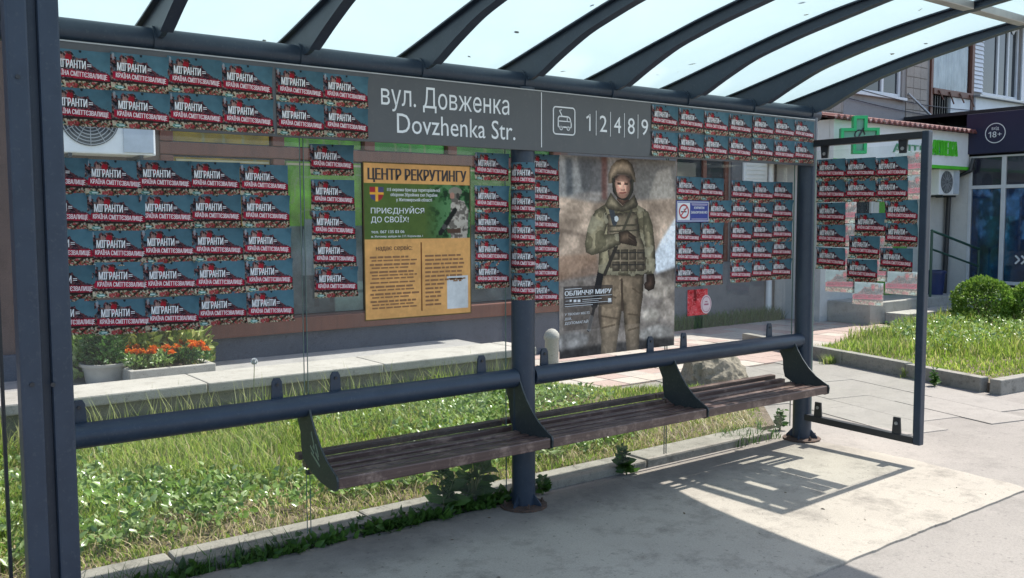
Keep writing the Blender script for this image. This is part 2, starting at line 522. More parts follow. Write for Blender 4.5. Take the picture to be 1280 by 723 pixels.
#==STRUCTURE==
# ================================================================== SETTING
def concrete(name, a, b, dark, stain=0.5, crack=True, scale=1.4):
    m, t, o = nt(name)
    p = N(t, 'ShaderNodeBsdfPrincipled'); p.inputs['Roughness'].default_value = 0.85
    p.inputs['Specular IOR Level'].default_value = 0.25
    n = noise(t, scale, 9, 0.66, None, 0.0); r = ramp(t, [(0.3, 0.0), (0.7, 1.0)]); t.links.new(n.outputs[0], r.inputs[0])
    c = mixc(t, r.outputs[0], a, b)
    n2 = noise(t, scale*3.1, 10, 0.78, None, 0.1); r2 = ramp(t, [(0.50, 0.0), (0.70, stain)]); t.links.new(n2.outputs[0], r2.inputs[0])
    c = mixc(t, r2.outputs[0], c, dark)
    n3 = noise(t, 120, 3, 0.7); r3 = ramp(t, [(0.3, 0.80), (0.5, 1.0), (0.72, 1.12)]); t.links.new(n3.outputs[0], r3.inputs[0])
    c = mixc(t, 1.0, c, r3.outputs[0], 'MULTIPLY')
    n5 = noise(t, 30, 4, 0.6); r5 = ramp(t, [(0.63, 0.0), (0.68, 0.65)]); t.links.new(n5.outputs[0], r5.inputs[0])
    c = mixc(t, r5.outputs[0], c, dark)
    t.links.new(c, p.inputs['Base Color'])
    n4 = noise(t, 45, 8, 0.7)
    t.links.new(bump(t, n4.outputs[0], 0.45, 0.006), p.inputs['Normal'])
    t.links.new(p.outputs[0], o.inputs[0])
    return m
slab_m = concrete('worn_concrete_slab', (0.375, 0.342, 0.288), (0.30, 0.272, 0.23), (0.13, 0.118, 0.102), 0.8, scale=1.1)
def slab_grime_shade(m):
    """grime washed up along the kerb joint, with a ragged edge"""
    t = m.node_tree; p = next(n for n in t.nodes if n.type == 'BSDF_PRINCIPLED'); src = p.inputs['Base Color'].links[0].from_socket
    g = N(t, 'ShaderNodeNewGeometry'); sx = N(t, 'ShaderNodeSeparateXYZ'); t.links.new(g.outputs['Position'], sx.inputs[0])
    n = noise(t, 2.6, 8, 0.7); a = N(t, 'ShaderNodeMath', operation='MULTIPLY_ADD'); a.inputs[1].default_value = 1.15
    t.links.new(n.outputs[0], a.inputs[0]); t.links.new(sx.outputs['Y'], a.inputs[2])
    r = ramp(t, [(0.12, 0.0), (0.66, 0.72)]); t.links.new(a.outputs[0], r.inputs[0])  # long reach also puts the darker mid shade of the slab into the colour
    t.links.new(mixc(t, r.outputs[0], src, (0.15, 0.135, 0.118)), p.inputs['Base Color'])
slab_grime_shade(slab_m)
asphalt_m = concrete('pale_old_asphalt', (0.27, 0.248, 0.222), (0.215, 0.198, 0.178), (0.13, 0.12, 0.108), 0.6, scale=0.8)
kerb_m = concrete('kerb_concrete', (0.29, 0.275, 0.24), (0.20, 0.19, 0.165), (0.09, 0.085, 0.07), 0.8, scale=3)
ledge_m = concrete('ledge_concrete', (0.42, 0.40, 0.36), (0.33, 0.315, 0.28), (0.19, 0.18, 0.155), 0.6, scale=2)
ledge_face_m = concrete('mossy_concrete', (0.20, 0.20, 0.15), (0.15, 0.15, 0.11), (0.09, 0.095, 0.065), 0.7, scale=3)
tile_ms = [concrete('pink_paver', (0.42, 0.31, 0.27), (0.36, 0.27, 0.235), (0.27, 0.22, 0.19), 0.5, scale=3),
           concrete('grey_paver', (0.43, 0.385, 0.34), (0.37, 0.33, 0.29), (0.28, 0.25, 0.22), 0.5, scale=3),
           concrete('cream_paver', (0.48, 0.42, 0.36), (0.41, 0.35, 0.30), (0.30, 0.26, 0.22), 0.5, scale=3)]
pslab_m = concrete('paving_slab_concrete', (0.285, 0.265, 0.238), (0.24, 0.222, 0.20), (0.16, 0.148, 0.135), 0.5, scale=2)
earth_m = pm('ground_earth', (0.13, 0.12, 0.06), (0.10, 0.13, 0.04), 0.5, rough=0.95, bs=0.5, bscale=6, bdist=0.05)

struct('ground', MB().add([(-500,-500,-0.16),(500,-500,-0.16),(500,500,-0.16),(-500,500,-0.16)], [(0,1,2,3)]), earth_m)
struct('asphalt_pavement', MB().add([(-60,-40,-0.013),(60,-40,-0.013),(60,5.4,-0.013),(-60,5.4,-0.013)], [(0,1,2,3)]), asphalt_m)

# the concrete slab of the stop, its street edge and right end broken and uneven
fr = [(-5.0, -1.62)]
x = -5.0
while x < 2.5:
    x += random.uniform(0.02, 0.09); fr.append((min(x, 2.56), -1.60 + 0.016*(x-0.4) + 0.008*math.sin(x*1.7) + random.uniform(-0.005, 0.005)))
rt_ = [(2.60 + random.uniform(-0.012, 0.012) + 0.06*math.sin((yy+1.5)*2.2), yy) for yy in np.arange(-1.52, 0.05, 0.07)]
bk = [(2.60, 0.095), (-5.0, 0.105)]
struct('concrete_slab', MB().prism(fr + rt_ + bk, -0.14, 0.0, 'z'), slab_m, bevel=0.003)

# kerb between slab and grass, stone by stone
kerb = tag(link('kerb', None), kind='structure'); kerb.location = (0, 0.28, 0)
kx = 1.15 - 6
while kx < 2.4:
    x1 = min(kx + 1.0, 2.46)
    j = random.uniform(-0.008, 0.008); dz = random.uniform(-0.008, 0.006)
    part('kerb_stone', MB().box(kx+0.005, x1-0.005, 0.165+j, 0.385+j, -0.13, 0.045+dz), kerb_m, kerb, bevel=0.014)
    kx += 1.0
struct('gutter_soil', MB().box(-5, 2.5, 0.09, 0.18, -0.13, -0.03), soil_m)

# earth bed under the grass strip
def bed(name, poly, z, mat, amp=0.02, res=0.12):
    xs = [p[0] for p in poly]; ys = [p[1] for p in poly]
    bm = bmesh.new()
    vs = [bm.verts.new((p[0], p[1], z)) for p in poly]; f = bm.faces.new(vs)
    r = bmesh.ops.extrude_face_region(bm, geom=[f])
    for v in r['geom']:
        if isinstance(v, bmesh.types.BMVert): v.co.z -= 0.15
    bmesh.ops.recalc_face_normals(bm, faces=bm.faces)
    me = bpy.data.meshes.new(name); bm.to_mesh(me); bm.free(); me.materials.append(mat)
    return tag(link(name, me), kind='structure')
strip = [(-7, 0.37), (2.75, 0.37), (3.35, 0.95), (3.45, 1.75), (2.75, 2.35), (2.5, 3.08), (-7, 3.08)]
bed('grass_strip_earth', strip, 0.015, soil_m)
lawn = [(6.13, 2.40), (5.55, 0.03), (6.0, -0.06), (18, -1.2), (18, 3.6), (12.6, 3.75), (9.2, 3.1)]
bed('lawn_earth', lawn, 0.075, soil_m)

# kerb of the lawn
lk = tag(link('lawn_kerb', None), kind='structure'); lk.location = (5.6, 0.5, 0)
def kerb_run(p, q, n, w=0.11, z1=0.13):
    p, q = np.array(p), np.array(q)
    for i in range(n):
        a = p+(q-p)*(i/n); b = p+(q-p)*((i+1)/n); d = (b-a)/np.linalg.norm(b-a)
        a = a+d*0.004; b = b-d*0.004; s = np.array([-d[1], d[0]])*w/2
        pr = [tuple(a-s), tuple(b-s), tuple(b+s), tuple(a+s)]
        part('kerb_stone', MB().prism(pr, -0.12, z1+random.uniform(-0.006, 0.006), 'z'), kerb_m, lk, bevel=0.01)
kerb_run((6.42, 3.60), (5.53, 0.10), 4)
kerb_run((5.47, -0.02), (12.0, -0.60), 7)

# paved path behind the grass: single pavers
path = struct('path', MB().box(2.55, 9.9, 2.38, 5.36, -0.06, -0.012), soil_m)
tme = {}
for k, m in enumerate(tile_ms):
    tme[k] = MB().box(-0.147, 0.147, -0.147, 0.147, -0.03, 0.0).mesh('paving_tile', m, bevel=0.005)
ploc = root_loc(path)
for i in range(24):
    for j in range(10):
        px_, py_ = 2.72+i*0.30, 2.55+j*0.30
        if px_ > 9.85 or py_ > 5.3: continue
        o = link('paving_tile', tme[random.choices((0, 1, 2), (5, 3, 3))[0]], path)
        o.location = Vector((px_, py_, random.uniform(-0.002, 0.003)+0.000)) - ploc
        o.rotation_euler = (random.uniform(-.006, .006), random.uniform(-.006, .006), random.uniform(-.01, .01))
# paving slabs between shelter and lawn, laid along the lawn kerb
pav = tag(link('slab_paving', None), kind='structure'); pav.location = (4.6, 1.0, 0)
d = np.array([-0.59, -2.3]); d = d/np.linalg.norm(d); s_ = np.array([-d[1], d[0]])
for iu in range(5):
    for iv in range(3):
        c0 = np.array([5.93, 2.36]) - s_*(iu*0.46+0.26) + d*(iv*1.0+0.5+0.3*(iu % 2))
        if s_[0] < 0: pass
        a, b = d*0.498, s_*0.2275
        pr = [tuple(c0-a-b), tuple(c0+a-b), tuple(c0+a+b), tuple(c0-a+b)]
        if c0[0] < 3.3: continue
        part('paving_slab', MB().prism(pr, -0.09, -0.006+random.uniform(-0.002, 0.002), 'z'), pslab_m, pav, bevel=0.003)

# ------------------------------------------------------------------ raised terrace with its coping
terr = thing('terrace_wall', 'long low concrete terrace wall with pale coping behind the grass', 'wall', (-1.5, 3.3, 0))
part('wall_core', MB().box(-7.0, 2.50, 3.09, 3.58, -0.1, 0.27), ledge_face_m, terr)
cx = -6.95
while cx < 2.5:
    x1 = min(cx+1.55, 2.52)
    part('coping_stone', MB().box(cx+0.004, x1-0.004, 3.05, 3.60, 0.272, 0.35+random.uniform(-0.004, 0.004)), ledge_m, terr, bevel=0.012)
    cx += 1.55
struct('terrace_floor', MB().box(-7.0, 2.50, 3.585, 4.518, 0.0, 0.285), concrete('terrace_concrete', (0.34, 0.33, 0.31), (0.26, 0.25, 0.24), (0.15, 0.15, 0.14), 0.6))
solo('stone_bollard', MB().lathe((2.72, 3.06, -0.02), [(0.07, 0), (0.07, 0.42), (0.082, 0.44), (0.082, 0.46), (0.075, 0.485), (0.058, 0.51), (0.035, 0.53), (0.01, 0.538)], 20),
     ledge_m, 'round-topped pale stone bollard at the end of the low terrace wall', 'bollard', smooth='auto')

# ------------------------------------------------------------------ buildings
render_m = concrete('grey_render', (0.30, 0.29, 0.285), (0.24, 0.235, 0.23), (0.17, 0.165, 0.16), 0.5, scale=0.8)
upper_m = concrete('upper_render', (0.34, 0.31, 0.285), (0.28, 0.255, 0.235), (0.18, 0.165, 0.155), 0.6, scale=0.9)
plinth_m = concrete('shade_blue_plinth', (0.095, 0.108, 0.135), (0.07, 0.08, 0.10), (0.045, 0.05, 0.062), 0.6, scale=1.6)  # bluish skylit shade of the wall base is put into this colour
cream_tile_m = concrete('cream_facade_tile', (0.40, 0.35, 0.305), (0.33, 0.29, 0.25), (0.22, 0.19, 0.165), 0.5, scale=4)
brown_m = pm('brown_frame_paint', (0.15, 0.05, 0.028), (0.11, 0.037, 0.022), 14, rough=0.5, stretch=(1, 1, 0.2))
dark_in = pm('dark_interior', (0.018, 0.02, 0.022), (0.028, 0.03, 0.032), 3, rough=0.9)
white_m = pm('white_paint', (0.78, 0.79, 0.78), (0.70, 0.71, 0.70), 4, rough=0.6)
off_white_m = concrete('off_white_plaster', (0.60, 0.59, 0.56), (0.52, 0.51, 0.48), (0.38, 0.37, 0.34), 0.4, scale=2)
pvc_m = pm('white_pvc', (0.62, 0.63, 0.64), (0.56, 0.57, 0.58), 6, rough=0.4)
green_m = pm('green_plastic', (0.01, 0.46, 0.14), (0.01, 0.38, 0.12), 6, rough=0.35)
lime_m = pm('lime_letters', (0.10, 0.58, 0.03), (0.08, 0.50, 0.025), 6, rough=0.35)
door_m = pm('green_door_paint', (0.10, 0.36, 0.03), (0.08, 0.30, 0.025), 3, rough=0.4)
navy_m = pm('navy_board', (0.016, 0.017, 0.055), (0.013, 0.014, 0.045), 1.2, rough=0.45)
pane_m, t, o = nt('window_pane')
p = N(t, 'ShaderNodeBsdfPrincipled'); p.inputs['Base Color'].default_value = (0.02, 0.025, 0.03, 1); p.inputs['Roughness'].default_value = 0.06
t.links.new(p.outputs[0], o.inputs[0])
clear_m = glass('shop_glass', (0.97, 0.98, 0.975), dirt=0.012)

def wall_open(mb, x0, x1, z0, z1, y0, y1, ops):
    xs = sorted({x0, x1, *[a for q in ops for a in q[:2]]}); zs = sorted({z0, z1, *[a for q in ops for a in q[2:]]})
    for a, b in zip(xs[:-1], xs[1:]):
        run = None
        for c, d in zip(zs[:-1], zs[1:]):
            inside = any(q[0] < (a+b)/2 < q[1] and q[2] < (c+d)/2 < q[3] for q in ops)
            if not inside:
                run = (run[0], d) if run else (c, d)
            if inside or d == zs[-1]:
                if run: mb.box(a, b, y0, y1, run[0], run[1])
                run = None
    return mb
def framed(parent, x0, x1, z0, z1, y, mat, vert=(), horiz=(), w=0.06, dep=0.07, pane=None, name='window', sill=None):
    """one window: frame bars and pane(s) as parts of it"""
    mb = MB()
    mb.box(x0, x0+w, y-dep, y, z0, z1).box(x1-w, x1, y-dep, y, z0, z1)
    mb.box(x0+w, x1-w, y-dep, y, z0, z0+w).box(x0+w, x1-w, y-dep, y, z1-w, z1)
    for v in vert: mb.box(v-w/2, v+w/2, y-dep+0.003, y, z0+w, z1-w)
    vv = [x0+w] + [q for v in vert for q in (v-w/2, v+w/2)] + [x1-w]
    for h in horiz:
        for a, b in zip(vv[0::2], vv[1::2]): mb.box(a, b, y-dep+0.006, y, h-w/2, h+w/2)
    fr_ = part(name, mb, mat, parent, bevel=0.006)
    part('pane', MB().box(x0+w, x1-w, y-dep*0.45, y-dep*0.35, z0+w, z1-w), pane or pane_m, fr_)
    if sill: part('sill', MB().box(x0-0.08, x1+0.08, y-dep-0.10, y-dep-0.002, z0-0.05, z0), sill, fr_, bevel=0.006)
    return fr_

# --- shop in front of the block, seen through the left panes
shop = thing('shop_building', 'ground-floor shop with brown window frames and green window film behind the shelter', 'building', (-2.0, 5.0, 0))
W0, W1 = -0.62, 4.12
part('wall', wall_open(MB(), -9.0, 4.24, 0.0, 3.3, 4.60, 4.80, [(W0, W1, 0.66, 2.98)]), concrete('brown_shop_wall', (0.17, 0.12, 0.10), (0.13, 0.095, 0.08), (0.08, 0.06, 0.05), 0.5), shop)
part('plinth', MB().box(-9.0, 4.26, 4.52, 4.598, 0.0, 0.50), plinth_m, shop, bevel=0.008)
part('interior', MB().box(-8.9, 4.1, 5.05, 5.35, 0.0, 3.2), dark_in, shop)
part('end_wall', MB().box(4.12, 4.24, 4.802, 5.398, 0.0, 3.3), upper_m, shop)
part('roof', MB().box(-9.1, 4.35, 4.35, 5.398, 3.302, 3.42), frame_black, shop, bevel=0.01)
part('window_sill', MB().box(W0-0.05, W1+0.05, 4.46, 4.598, 0.505, 0.655), brown_m, shop, bevel=0.01)
mulls = [W0, 0.45, 1.45, 2.48, 3.99]
frame = part('window_frame', MB().box(W0, W1, 4.585, 4.70, 2.22, 2.335), brown_m, shop, bevel=0.008)
part('window_head', MB().box(W0, W1, 4.585, 4.70, 2.90, 2.98), brown_m, shop, bevel=0.008)
for mx in mulls:
    part('mullion', MB().box(mx, mx+0.12, 4.575, 4.71, 0.66, 2.215), brown_m, shop, bevel=0.008)
    part('mullion', MB().box(mx, mx+0.12, 4.575, 4.71, 2.34, 2.895), brown_m, shop, bevel=0.008)
def film(seed, top, kind):
    cv = Canvas(60, 90, (120, 130, 125))
    n1 = vnoise(60, 90, 4, seed, 4); n2 = vnoise(60, 90, 9, seed+1, 3)
    cv.a[:] = np.array((96, 112, 118))/255 + (n1[..., None]-0.5)*0.35
    cv.fill(cv.Y < 0.42, top)
    cv.mul(cv.Y < 0.42, 0.8+0.4*n2)
    for k in range(3):
        a = vnoise(60, 90, 3, seed+20+k)
        cv.fill((np.abs(a-0.5) < 0.018) & (cv.Y < 0.40), (150, 175, 120), 0.6)
    if kind == 'figure':
        cv.fill(cv.emask(0.42, 0.34, 0.10, 0.045), (60, 55, 52)); cv.fill(cv.pmask([(0.25, 0.38), (0.6, 0.38), (0.68, 0.75), (0.2, 0.75)]), (150, 165, 172))
        cv.fill(cv.pmask([(0.3, 0.75), (0.42, 0.75), (0.42, 0.96), (0.36, 0.96)]), (70, 80, 88)); cv.fill(cv.pmask([(0.52, 0.75), (0.6, 0.75), (0.6, 0.93), (0.55, 0.93)]), (70, 80, 88))
    if kind in ('panel', 'figure'):
        cv.fill((cv.Y > 0.80) & (cv.X > 0.62), (150, 178, 172)); cv.fill((cv.Y > 0.86) & (cv.Y < 0.88) & (cv.X > 0.62), (100, 130, 128))
    cv.mul(np.ones_like(n1, bool), 0.85+0.3*n1)
    return cv
for k, (a, b) in enumerate(zip([m_+0.12 for m_ in mulls[:-1]], mulls[1:])):
    tint = [(196, 158, 22), (118, 188, 40), (60, 170, 52), (76, 150, 60)][k]
    for (z0, z1, nm) in ((0.66, 2.215, 'lower'), (2.34, 2.895, 'upper')):
        pn = part('pane', MB().add([(a, 4.63, z0), (b, 4.63, z0), (b, 4.63, z1), (a, 4.63, z1)], [(0, 1, 2, 3)]), clear_m, shop)
        cv = film(40+k*7, tint, ['plain', 'figure', 'panel', 'plain'][k]) if nm == 'lower' else Canvas(40, 24, tint)
        if nm == 'upper':
            q = vnoise(40, 24, 6, 90+k, 3); cv.mul(np.ones_like(q, bool), 0.7+0.55*q)
            for m_ in range(3):
                cv.fill(cv.smask((0.2+0.2*m_, 0.1), (0.34+0.2*m_, 1.1), 0.012, 0.6), (165, 165, 110), 0.7)
        o = put('window_film', grid_mesh('window_film', cv, b-a-0.02, z1-z0-0.02, print_m), pn)
        o.location = Vector((a+0.01, 4.645, z1-0.01)) - root_loc(pn)
    # pale rounded beading round the lower film
    part('beading', MB().box(a+0.03, b-0.03, 4.618, 4.628, 2.165, 2.185), pm('beading_%d' % k, (0.45, 0.40, 0.22), rough=0.5), shop)

# --- apartment block
apt = thing('apartment_building', 'grey apartment block with glazed balcony and tiled strips above the pharmacy', 'building', (12, 8, 0))
ops = [(7.0, 8.25, 0.95, 2.75), (11.55, 13.10, 3.86, 5.30), (14.06, 15.72, 3.05, 5.6), (16.12, 17.75, 4.16, 5.75)]
part('wall', wall_open(MB(), -9.0, 34.0, 0.0, 15.0, 5.40, 5.65, ops), upper_m, apt)
part('ground_floor_shade_sheet', wall_open(MB(), 4.26, 9.10, 0.0, 3.0, 5.372, 5.398, [(7.0, 8.25, 0.95, 2.75)]), concrete('shade_dark_render', (0.17, 0.17, 0.175), (0.13, 0.13, 0.135), (0.085, 0.085, 0.09), 0.6, scale=1.2), apt)  # darker sheet over the wall: its shade and dark windows as colour
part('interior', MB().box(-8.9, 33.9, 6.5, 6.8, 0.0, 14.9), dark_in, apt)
part('roof', MB().box(-9.3, 34.3, 5.1, 16.0, 15.0, 15.3), render_m, apt)
part('side_wall', MB().box(33.7, 34.0, 5.652, 16.0, 0.0, 15.0), upper_m, apt)
part('rendered_band', MB().box(11.2, 13.18, 5.375, 5.398, 3.15, 3.72), render_m, apt)
framed(apt, 11.55, 13.10, 3.86, 5.30, 5.50, pvc_m, vert=(12.5,), w=0.07, sill=pvc_m)
framed(apt, 7.0, 8.25, 0.95, 2.75, 5.50, brown_m, vert=(7.7,), horiz=(2.2,), w=0.08)
w3 = framed(apt, 16.12, 17.75, 4.16, 5.75, 5.50, pvc_m, vert=(16.85, 17.3), w=0.07, sill=pvc_m)
# curly lace at the top of the white window
part('lace', MB().prism([(16.2+i*0.05, 5.60+0.05*math.cos(i*1.3)) for i in range(31)] + [(17.7, 5.68), (16.2, 5.68)], 5.452, 5.46, 'y'), pvc_m, w3)
# loggia: posts, rail, curtain, lower panels, iron grille
part('loggia_post', MB().box(14.06, 14.14, 5.36, 5.46, 3.05, 5.6), brown_m, apt, bevel=0.006)
part('loggia_post', MB().box(15.62, 15.72, 5.36, 5.46, 3.05, 5.6), brown_m, apt, bevel=0.006)
part('loggia_rail', MB().box(14.142, 15.618, 5.34, 5.48, 4.02, 4.14), brown_m, apt, bevel=0.01)
part('loggia_wall', MB().box(14.85, 15.62, 5.38, 5.44, 3.05, 4.018), white_m, apt)
for i in range(7):
    part('grille_bar', MB().box(14.2+i*0.09, 14.22+i*0.09, 5.40, 5.42, 3.05, 4.018), frame_black, apt)
cur = MB(); n_ = 90
vs = []
for i in range(n_+1):
    xx = 14.16+i*(15.6-14.16)/n_; yy = 5.446+0.016*math.sin(i*0.95)+0.010*math.sin(i*2.3+1)
    vs += [(xx, yy, 4.14), (xx, yy, 5.6)]
cur.add(vs, [(2*i, 2*i+2, 2*i+3, 2*i+1) for i in range(n_)])
lace_m = pm('curtain_cloth', (0.80, 0.85, 0.88), (0.55, 0.61, 0.65), 5, rough=0.9, fleck=(0.75, 0.78, 0.8), fscale=9, stretch=(1, 1, 0.5))
part('curtain', cur, lace_m, apt, smooth=True)
part('loggia_pane', MB().add([(14.14, 5.41, 4.142), (15.62, 5.41, 4.142), (15.62, 5.41, 5.6), (14.14, 5.41, 5.6)], [(0, 1, 2, 3)]), clear_m, apt)
for i in range(4):
    part('broken_lath', MB().bar((14.3+i*0.4, 5.33, 4.10), (14.42+i*0.4, 5.30, 3.92-0.05*(i % 2)), 0.02, 0.02), brown_m, apt)
# brick-white siding beside the loggia and the siding under the window
for i in range(26):
    part('siding_board', MB().prism([(5.395, 4.2+i*0.085), (5.365, 4.2+i*0.085), (5.385, 4.28+i*0.085), (5.395, 4.28+i*0.085)], 15.74, 16.10, 'x'), pvc_m, apt)
part('window_apron', MB().box(15.74, 18.6, 5.33, 5.392, 3.0, 4.08), white_m, apt)
part('apron_ledge', MB().box(15.70, 18.7, 5.22, 5.39, 4.085, 4.12), alu, apt)
part('window_surround', MB().box(17.78, 18.6, 5.36, 5.392, 4.13, 7.5), pvc_m, apt)
part('eaves_slab', MB().box(15.74, 18.9, 5.0, 5.392, 5.82, 5.95), render_m, apt)
tm_ = MB().box(-0.118, 0.118, 0, 0.02, -0.098, 0.098).mesh('facade_tile', cream_tile_m, bevel=0.005)
for (xa, nx) in ((13.34, 3), (10.3, 5)):
    for i in range(nx):
        for k in range(14):
            o = link('facade_tile', tm_, apt)
            o.location = Vector((xa+i*0.245, 5.376+random.uniform(0, .004), 3.15+k*0.205)) - Vector(apt.location)
# drain pipe stub and antenna rod
solo('metal_rod', MB().tube([(13.25, 5.36, 3.95), (13.9, 5.1, 3.42), (14.35, 4.9, 3.30)], 0.022, 8), alu, 'slanting grey metal rod fixed to the tiled strip above the pharmacy roof', 'rod')
solo('drain_pipe', MB().tube([(9.17, 5.34, 0.0), (9.17, 5.34, 3.3)], 0.05, 12), white_m, 'white vertical drain pipe on the ground-floor wall', 'pipe', smooth='auto')
for k, (za, zb, lab) in enumerate(((4.02, 3.72, 'upper black cable sagging across the apartment wall above the pharmacy'), (3.80, 3.55, 'lower black cable sagging across the apartment wall above the pharmacy'))):
    pts = [(10.2+i*0.4, 5.33, za+(zb-za)*math.sin(math.pi*i/18)*0.6+(zb-za)*i/18*0.4) for i in range(19)]
    solo('cable', MB().tube(pts, 0.009, 6), frame_black, lab, 'cable')
lv = thing('louvred_vent', 'white louvred vent box on the shaded wall behind the right pane', 'vent', (8.85, 5.3, 2.1))
part('frame', MB().box(8.5, 9.08, 5.33, 5.3715, 2.08, 2.7), white_m, lv, bevel=0.01)
for i in range(8): part('slat', MB().box(8.53, 9.05, 5.315, 5.329, 2.12+i*0.068, 2.165+i*0.068), white_m, lv)

# --- pharmacy
ph = thing('pharmacy_building', 'white single-storey pharmacy with a corrugated red roof edge', 'building', (11, 4.8, 0))
part('wall', wall_open(MB(), 9.35, 13.06, 0.0, 3.05, 4.50, 4.62, [(10.95, 11.95, 0.3, 2.4), (9.6, 10.8, 0.9, 2.4)]), off_white_m, ph)
part('side_wall', MB().box(9.35, 9.47, 4.622, 5.36, 0.0, 3.05), off_white_m, ph)
dr = part('door', MB().box(10.98, 11.92, 4.54, 4.59, 0.31, 2.38), door_m, ph, bevel=0.01)
part('handle', MB().box(11.80, 11.83, 4.50, 4.538, 1.2, 1.5), alu, dr)
framed(ph, 9.6, 10.8, 0.9, 2.4, 4.58, pvc_m, vert=(10.2,), w=0.06)
part('fascia', MB().box(9.0, 13.06, 4.08, 4.16, 2.50, 3.10), white_m, ph, bevel=0.01)
part('fascia_side', MB().box(9.0, 9.06, 4.162, 5.36, 2.50, 3.10), white_m, ph)
part('soffit', MB().box(9.062, 13.06, 4.162, 4.498, 2.52, 2.56), white_m, ph)
part('green_trim', MB().box(8.99, 13.06, 4.065, 4.078, 2.46, 2.515), lime_m, ph)
# corrugated sheet roof
rf = MB(); n_ = 260
vs = []; fs = []
for i in range(n_+1):
    xx = 8.8+i*(13.12-8.8)/n_; w_ = 0.022*math.sin(xx*2*math.pi/0.15)
    vs += [(xx, 3.93, 3.13+w_), (xx, 5.39, 3.42+w_), (xx, 3.93, 3.10+w_), (xx, 5.39, 3.39+w_)]
for i in range(n_):
    a = 4*i; b = 4*i+4
    fs += [(a, b, b+1, a+1), (a+2, a+3, b+3, b+2), (a, a+2, b+2, b)]
rf.add(vs, fs)
tile_red = pm('corrugated_red', (0.20, 0.055, 0.045), (0.14, 0.045, 0.04), 6, rough=0.6, fleck=(0.45, 0.36, 0.33), fscale=12)  # pale flecks are painted sunlit highlights of the scalloped edge
part('corrugated_roof', rf, tile_red, ph)
sgn = thing('pharmacy_sign', 'green raised letters reading АПТЕКА on the white pharmacy fascia', 'sign', (12.3, 4.06, 2.6))
def letters3d(s, x0, z0, h, w, y0, y1, mat, parent, name='lettering', bold=0.02):
    V, Fs = text_verts(s, h, bold, w)
    V[:, 0] -= V[:, 0].min()
    mb = MB(); mb.add([(x0+a, y0-e*30, z0+b) for a, b, e in V], Fs)
    bm = bmesh.new(); me = bpy.data.meshes.new(name)
    me.from_pydata([Vector(p)-Vector((x0, y0, z0)) for p in mb.v], [], mb.f); bm.from_mesh(me)
    bmesh.ops.remove_doubles(bm, verts=bm.verts, dist=1e-5)
    r = bmesh.ops.extrude_face_region(bm, geom=list(bm.faces))
    for v in r['geom']:
        if isinstance(v, bmesh.types.BMVert): v.co.y += (y1-y0)
    bmesh.ops.recalc_face_normals(bm, faces=bm.faces)
    bm.to_mesh(me); bm.free(); me.materials.append(mat)
    o = link(name, me, parent); o.location = Vector((x0, y0, z0)) - root_loc(parent)
    return o
la = WY(1166, 192, 4.05); lb = WY(1197, 191, 4.05)
letters3d('АПТЕКА', la[0], la[2]-0.02, 0.24, lb[0]-la[0], 4.04, 4.08, lime_m, sgn)
sg2 = thing('fascia_lettering', 'small green lettering on the pharmacy fascia left of the word АПТЕКА', 'sign', (10.6, 4.06, 2.7))
letters3d('АПТЕКА', 10.6, 2.68, 0.13, 1.5, 4.06, 4.078, pm('pale_green_letters', (0.12, 0.36, 0.20), rough=0.5), sg2)
# green cross, hung at right angles to the fascia
cc = WY(1074, 169, 3.72)
cr = thing('pharmacy_cross', 'green plastic cross sign projecting above the pharmacy entrance', 'sign', tuple(cc))
cr.rotation_euler = (0, 0, math.radians(-42))
s1, s2 = 0.10, 0.275
def plus(a, b): return [(-a,-b),(a,-b),(a,-a),(b,-a),(b,a),(a,a),(a,b),(-a,b),(-a,a),(-b,a),(-b,-a),(-a,-a)]
out = plus(s1, s2); inn = plus(s1-0.045, s2-0.045)
mb = MB(); vs = []
for yy in (-0.06, 0.06):
    for pr in (out, inn): vs += [(p[0], yy, p[1]) for p in pr]
fs = []
for i in range(12):
    j = (i+1) % 12
    fs += [(i, j, 12+j, 12+i), (24+i, 36+i, 36+j, 24+j), (i, 24+i, 24+j, j), (12+i, 12+j, 36+j, 36+i)]
put('cross_frame', mb.add(vs, fs).mesh('cross_frame', green_m, 0.004), cr)
put('cross_panel', MB().prism([(p[0]*0.98, p[1]*0.98) for p in inn], -0.02, 0.02, 'y').mesh('cross_panel', pm('cross_panel_green', (0.10, 0.30, 0.20), (0.16, 0.38, 0.28), 8, rough=0.3)), cr)
put('bowl_emblem', MB().bar((-0.05, -0.03, -0.10), (0.05, -0.03, 0.10), 0.02, 0.016, (0, 1, 0)).tube([(0.07*math.cos(a/3), -0.03, 0.07*math.sin(a/3)) for a in range(0, 17)], 0.009, 6).mesh('bowl_emblem', frame_black), cr)
put('bracket', MB().box(0.02, 0.05, 0.061, 0.52, -0.02, 0.02).mesh('bracket', frame_black), cr)

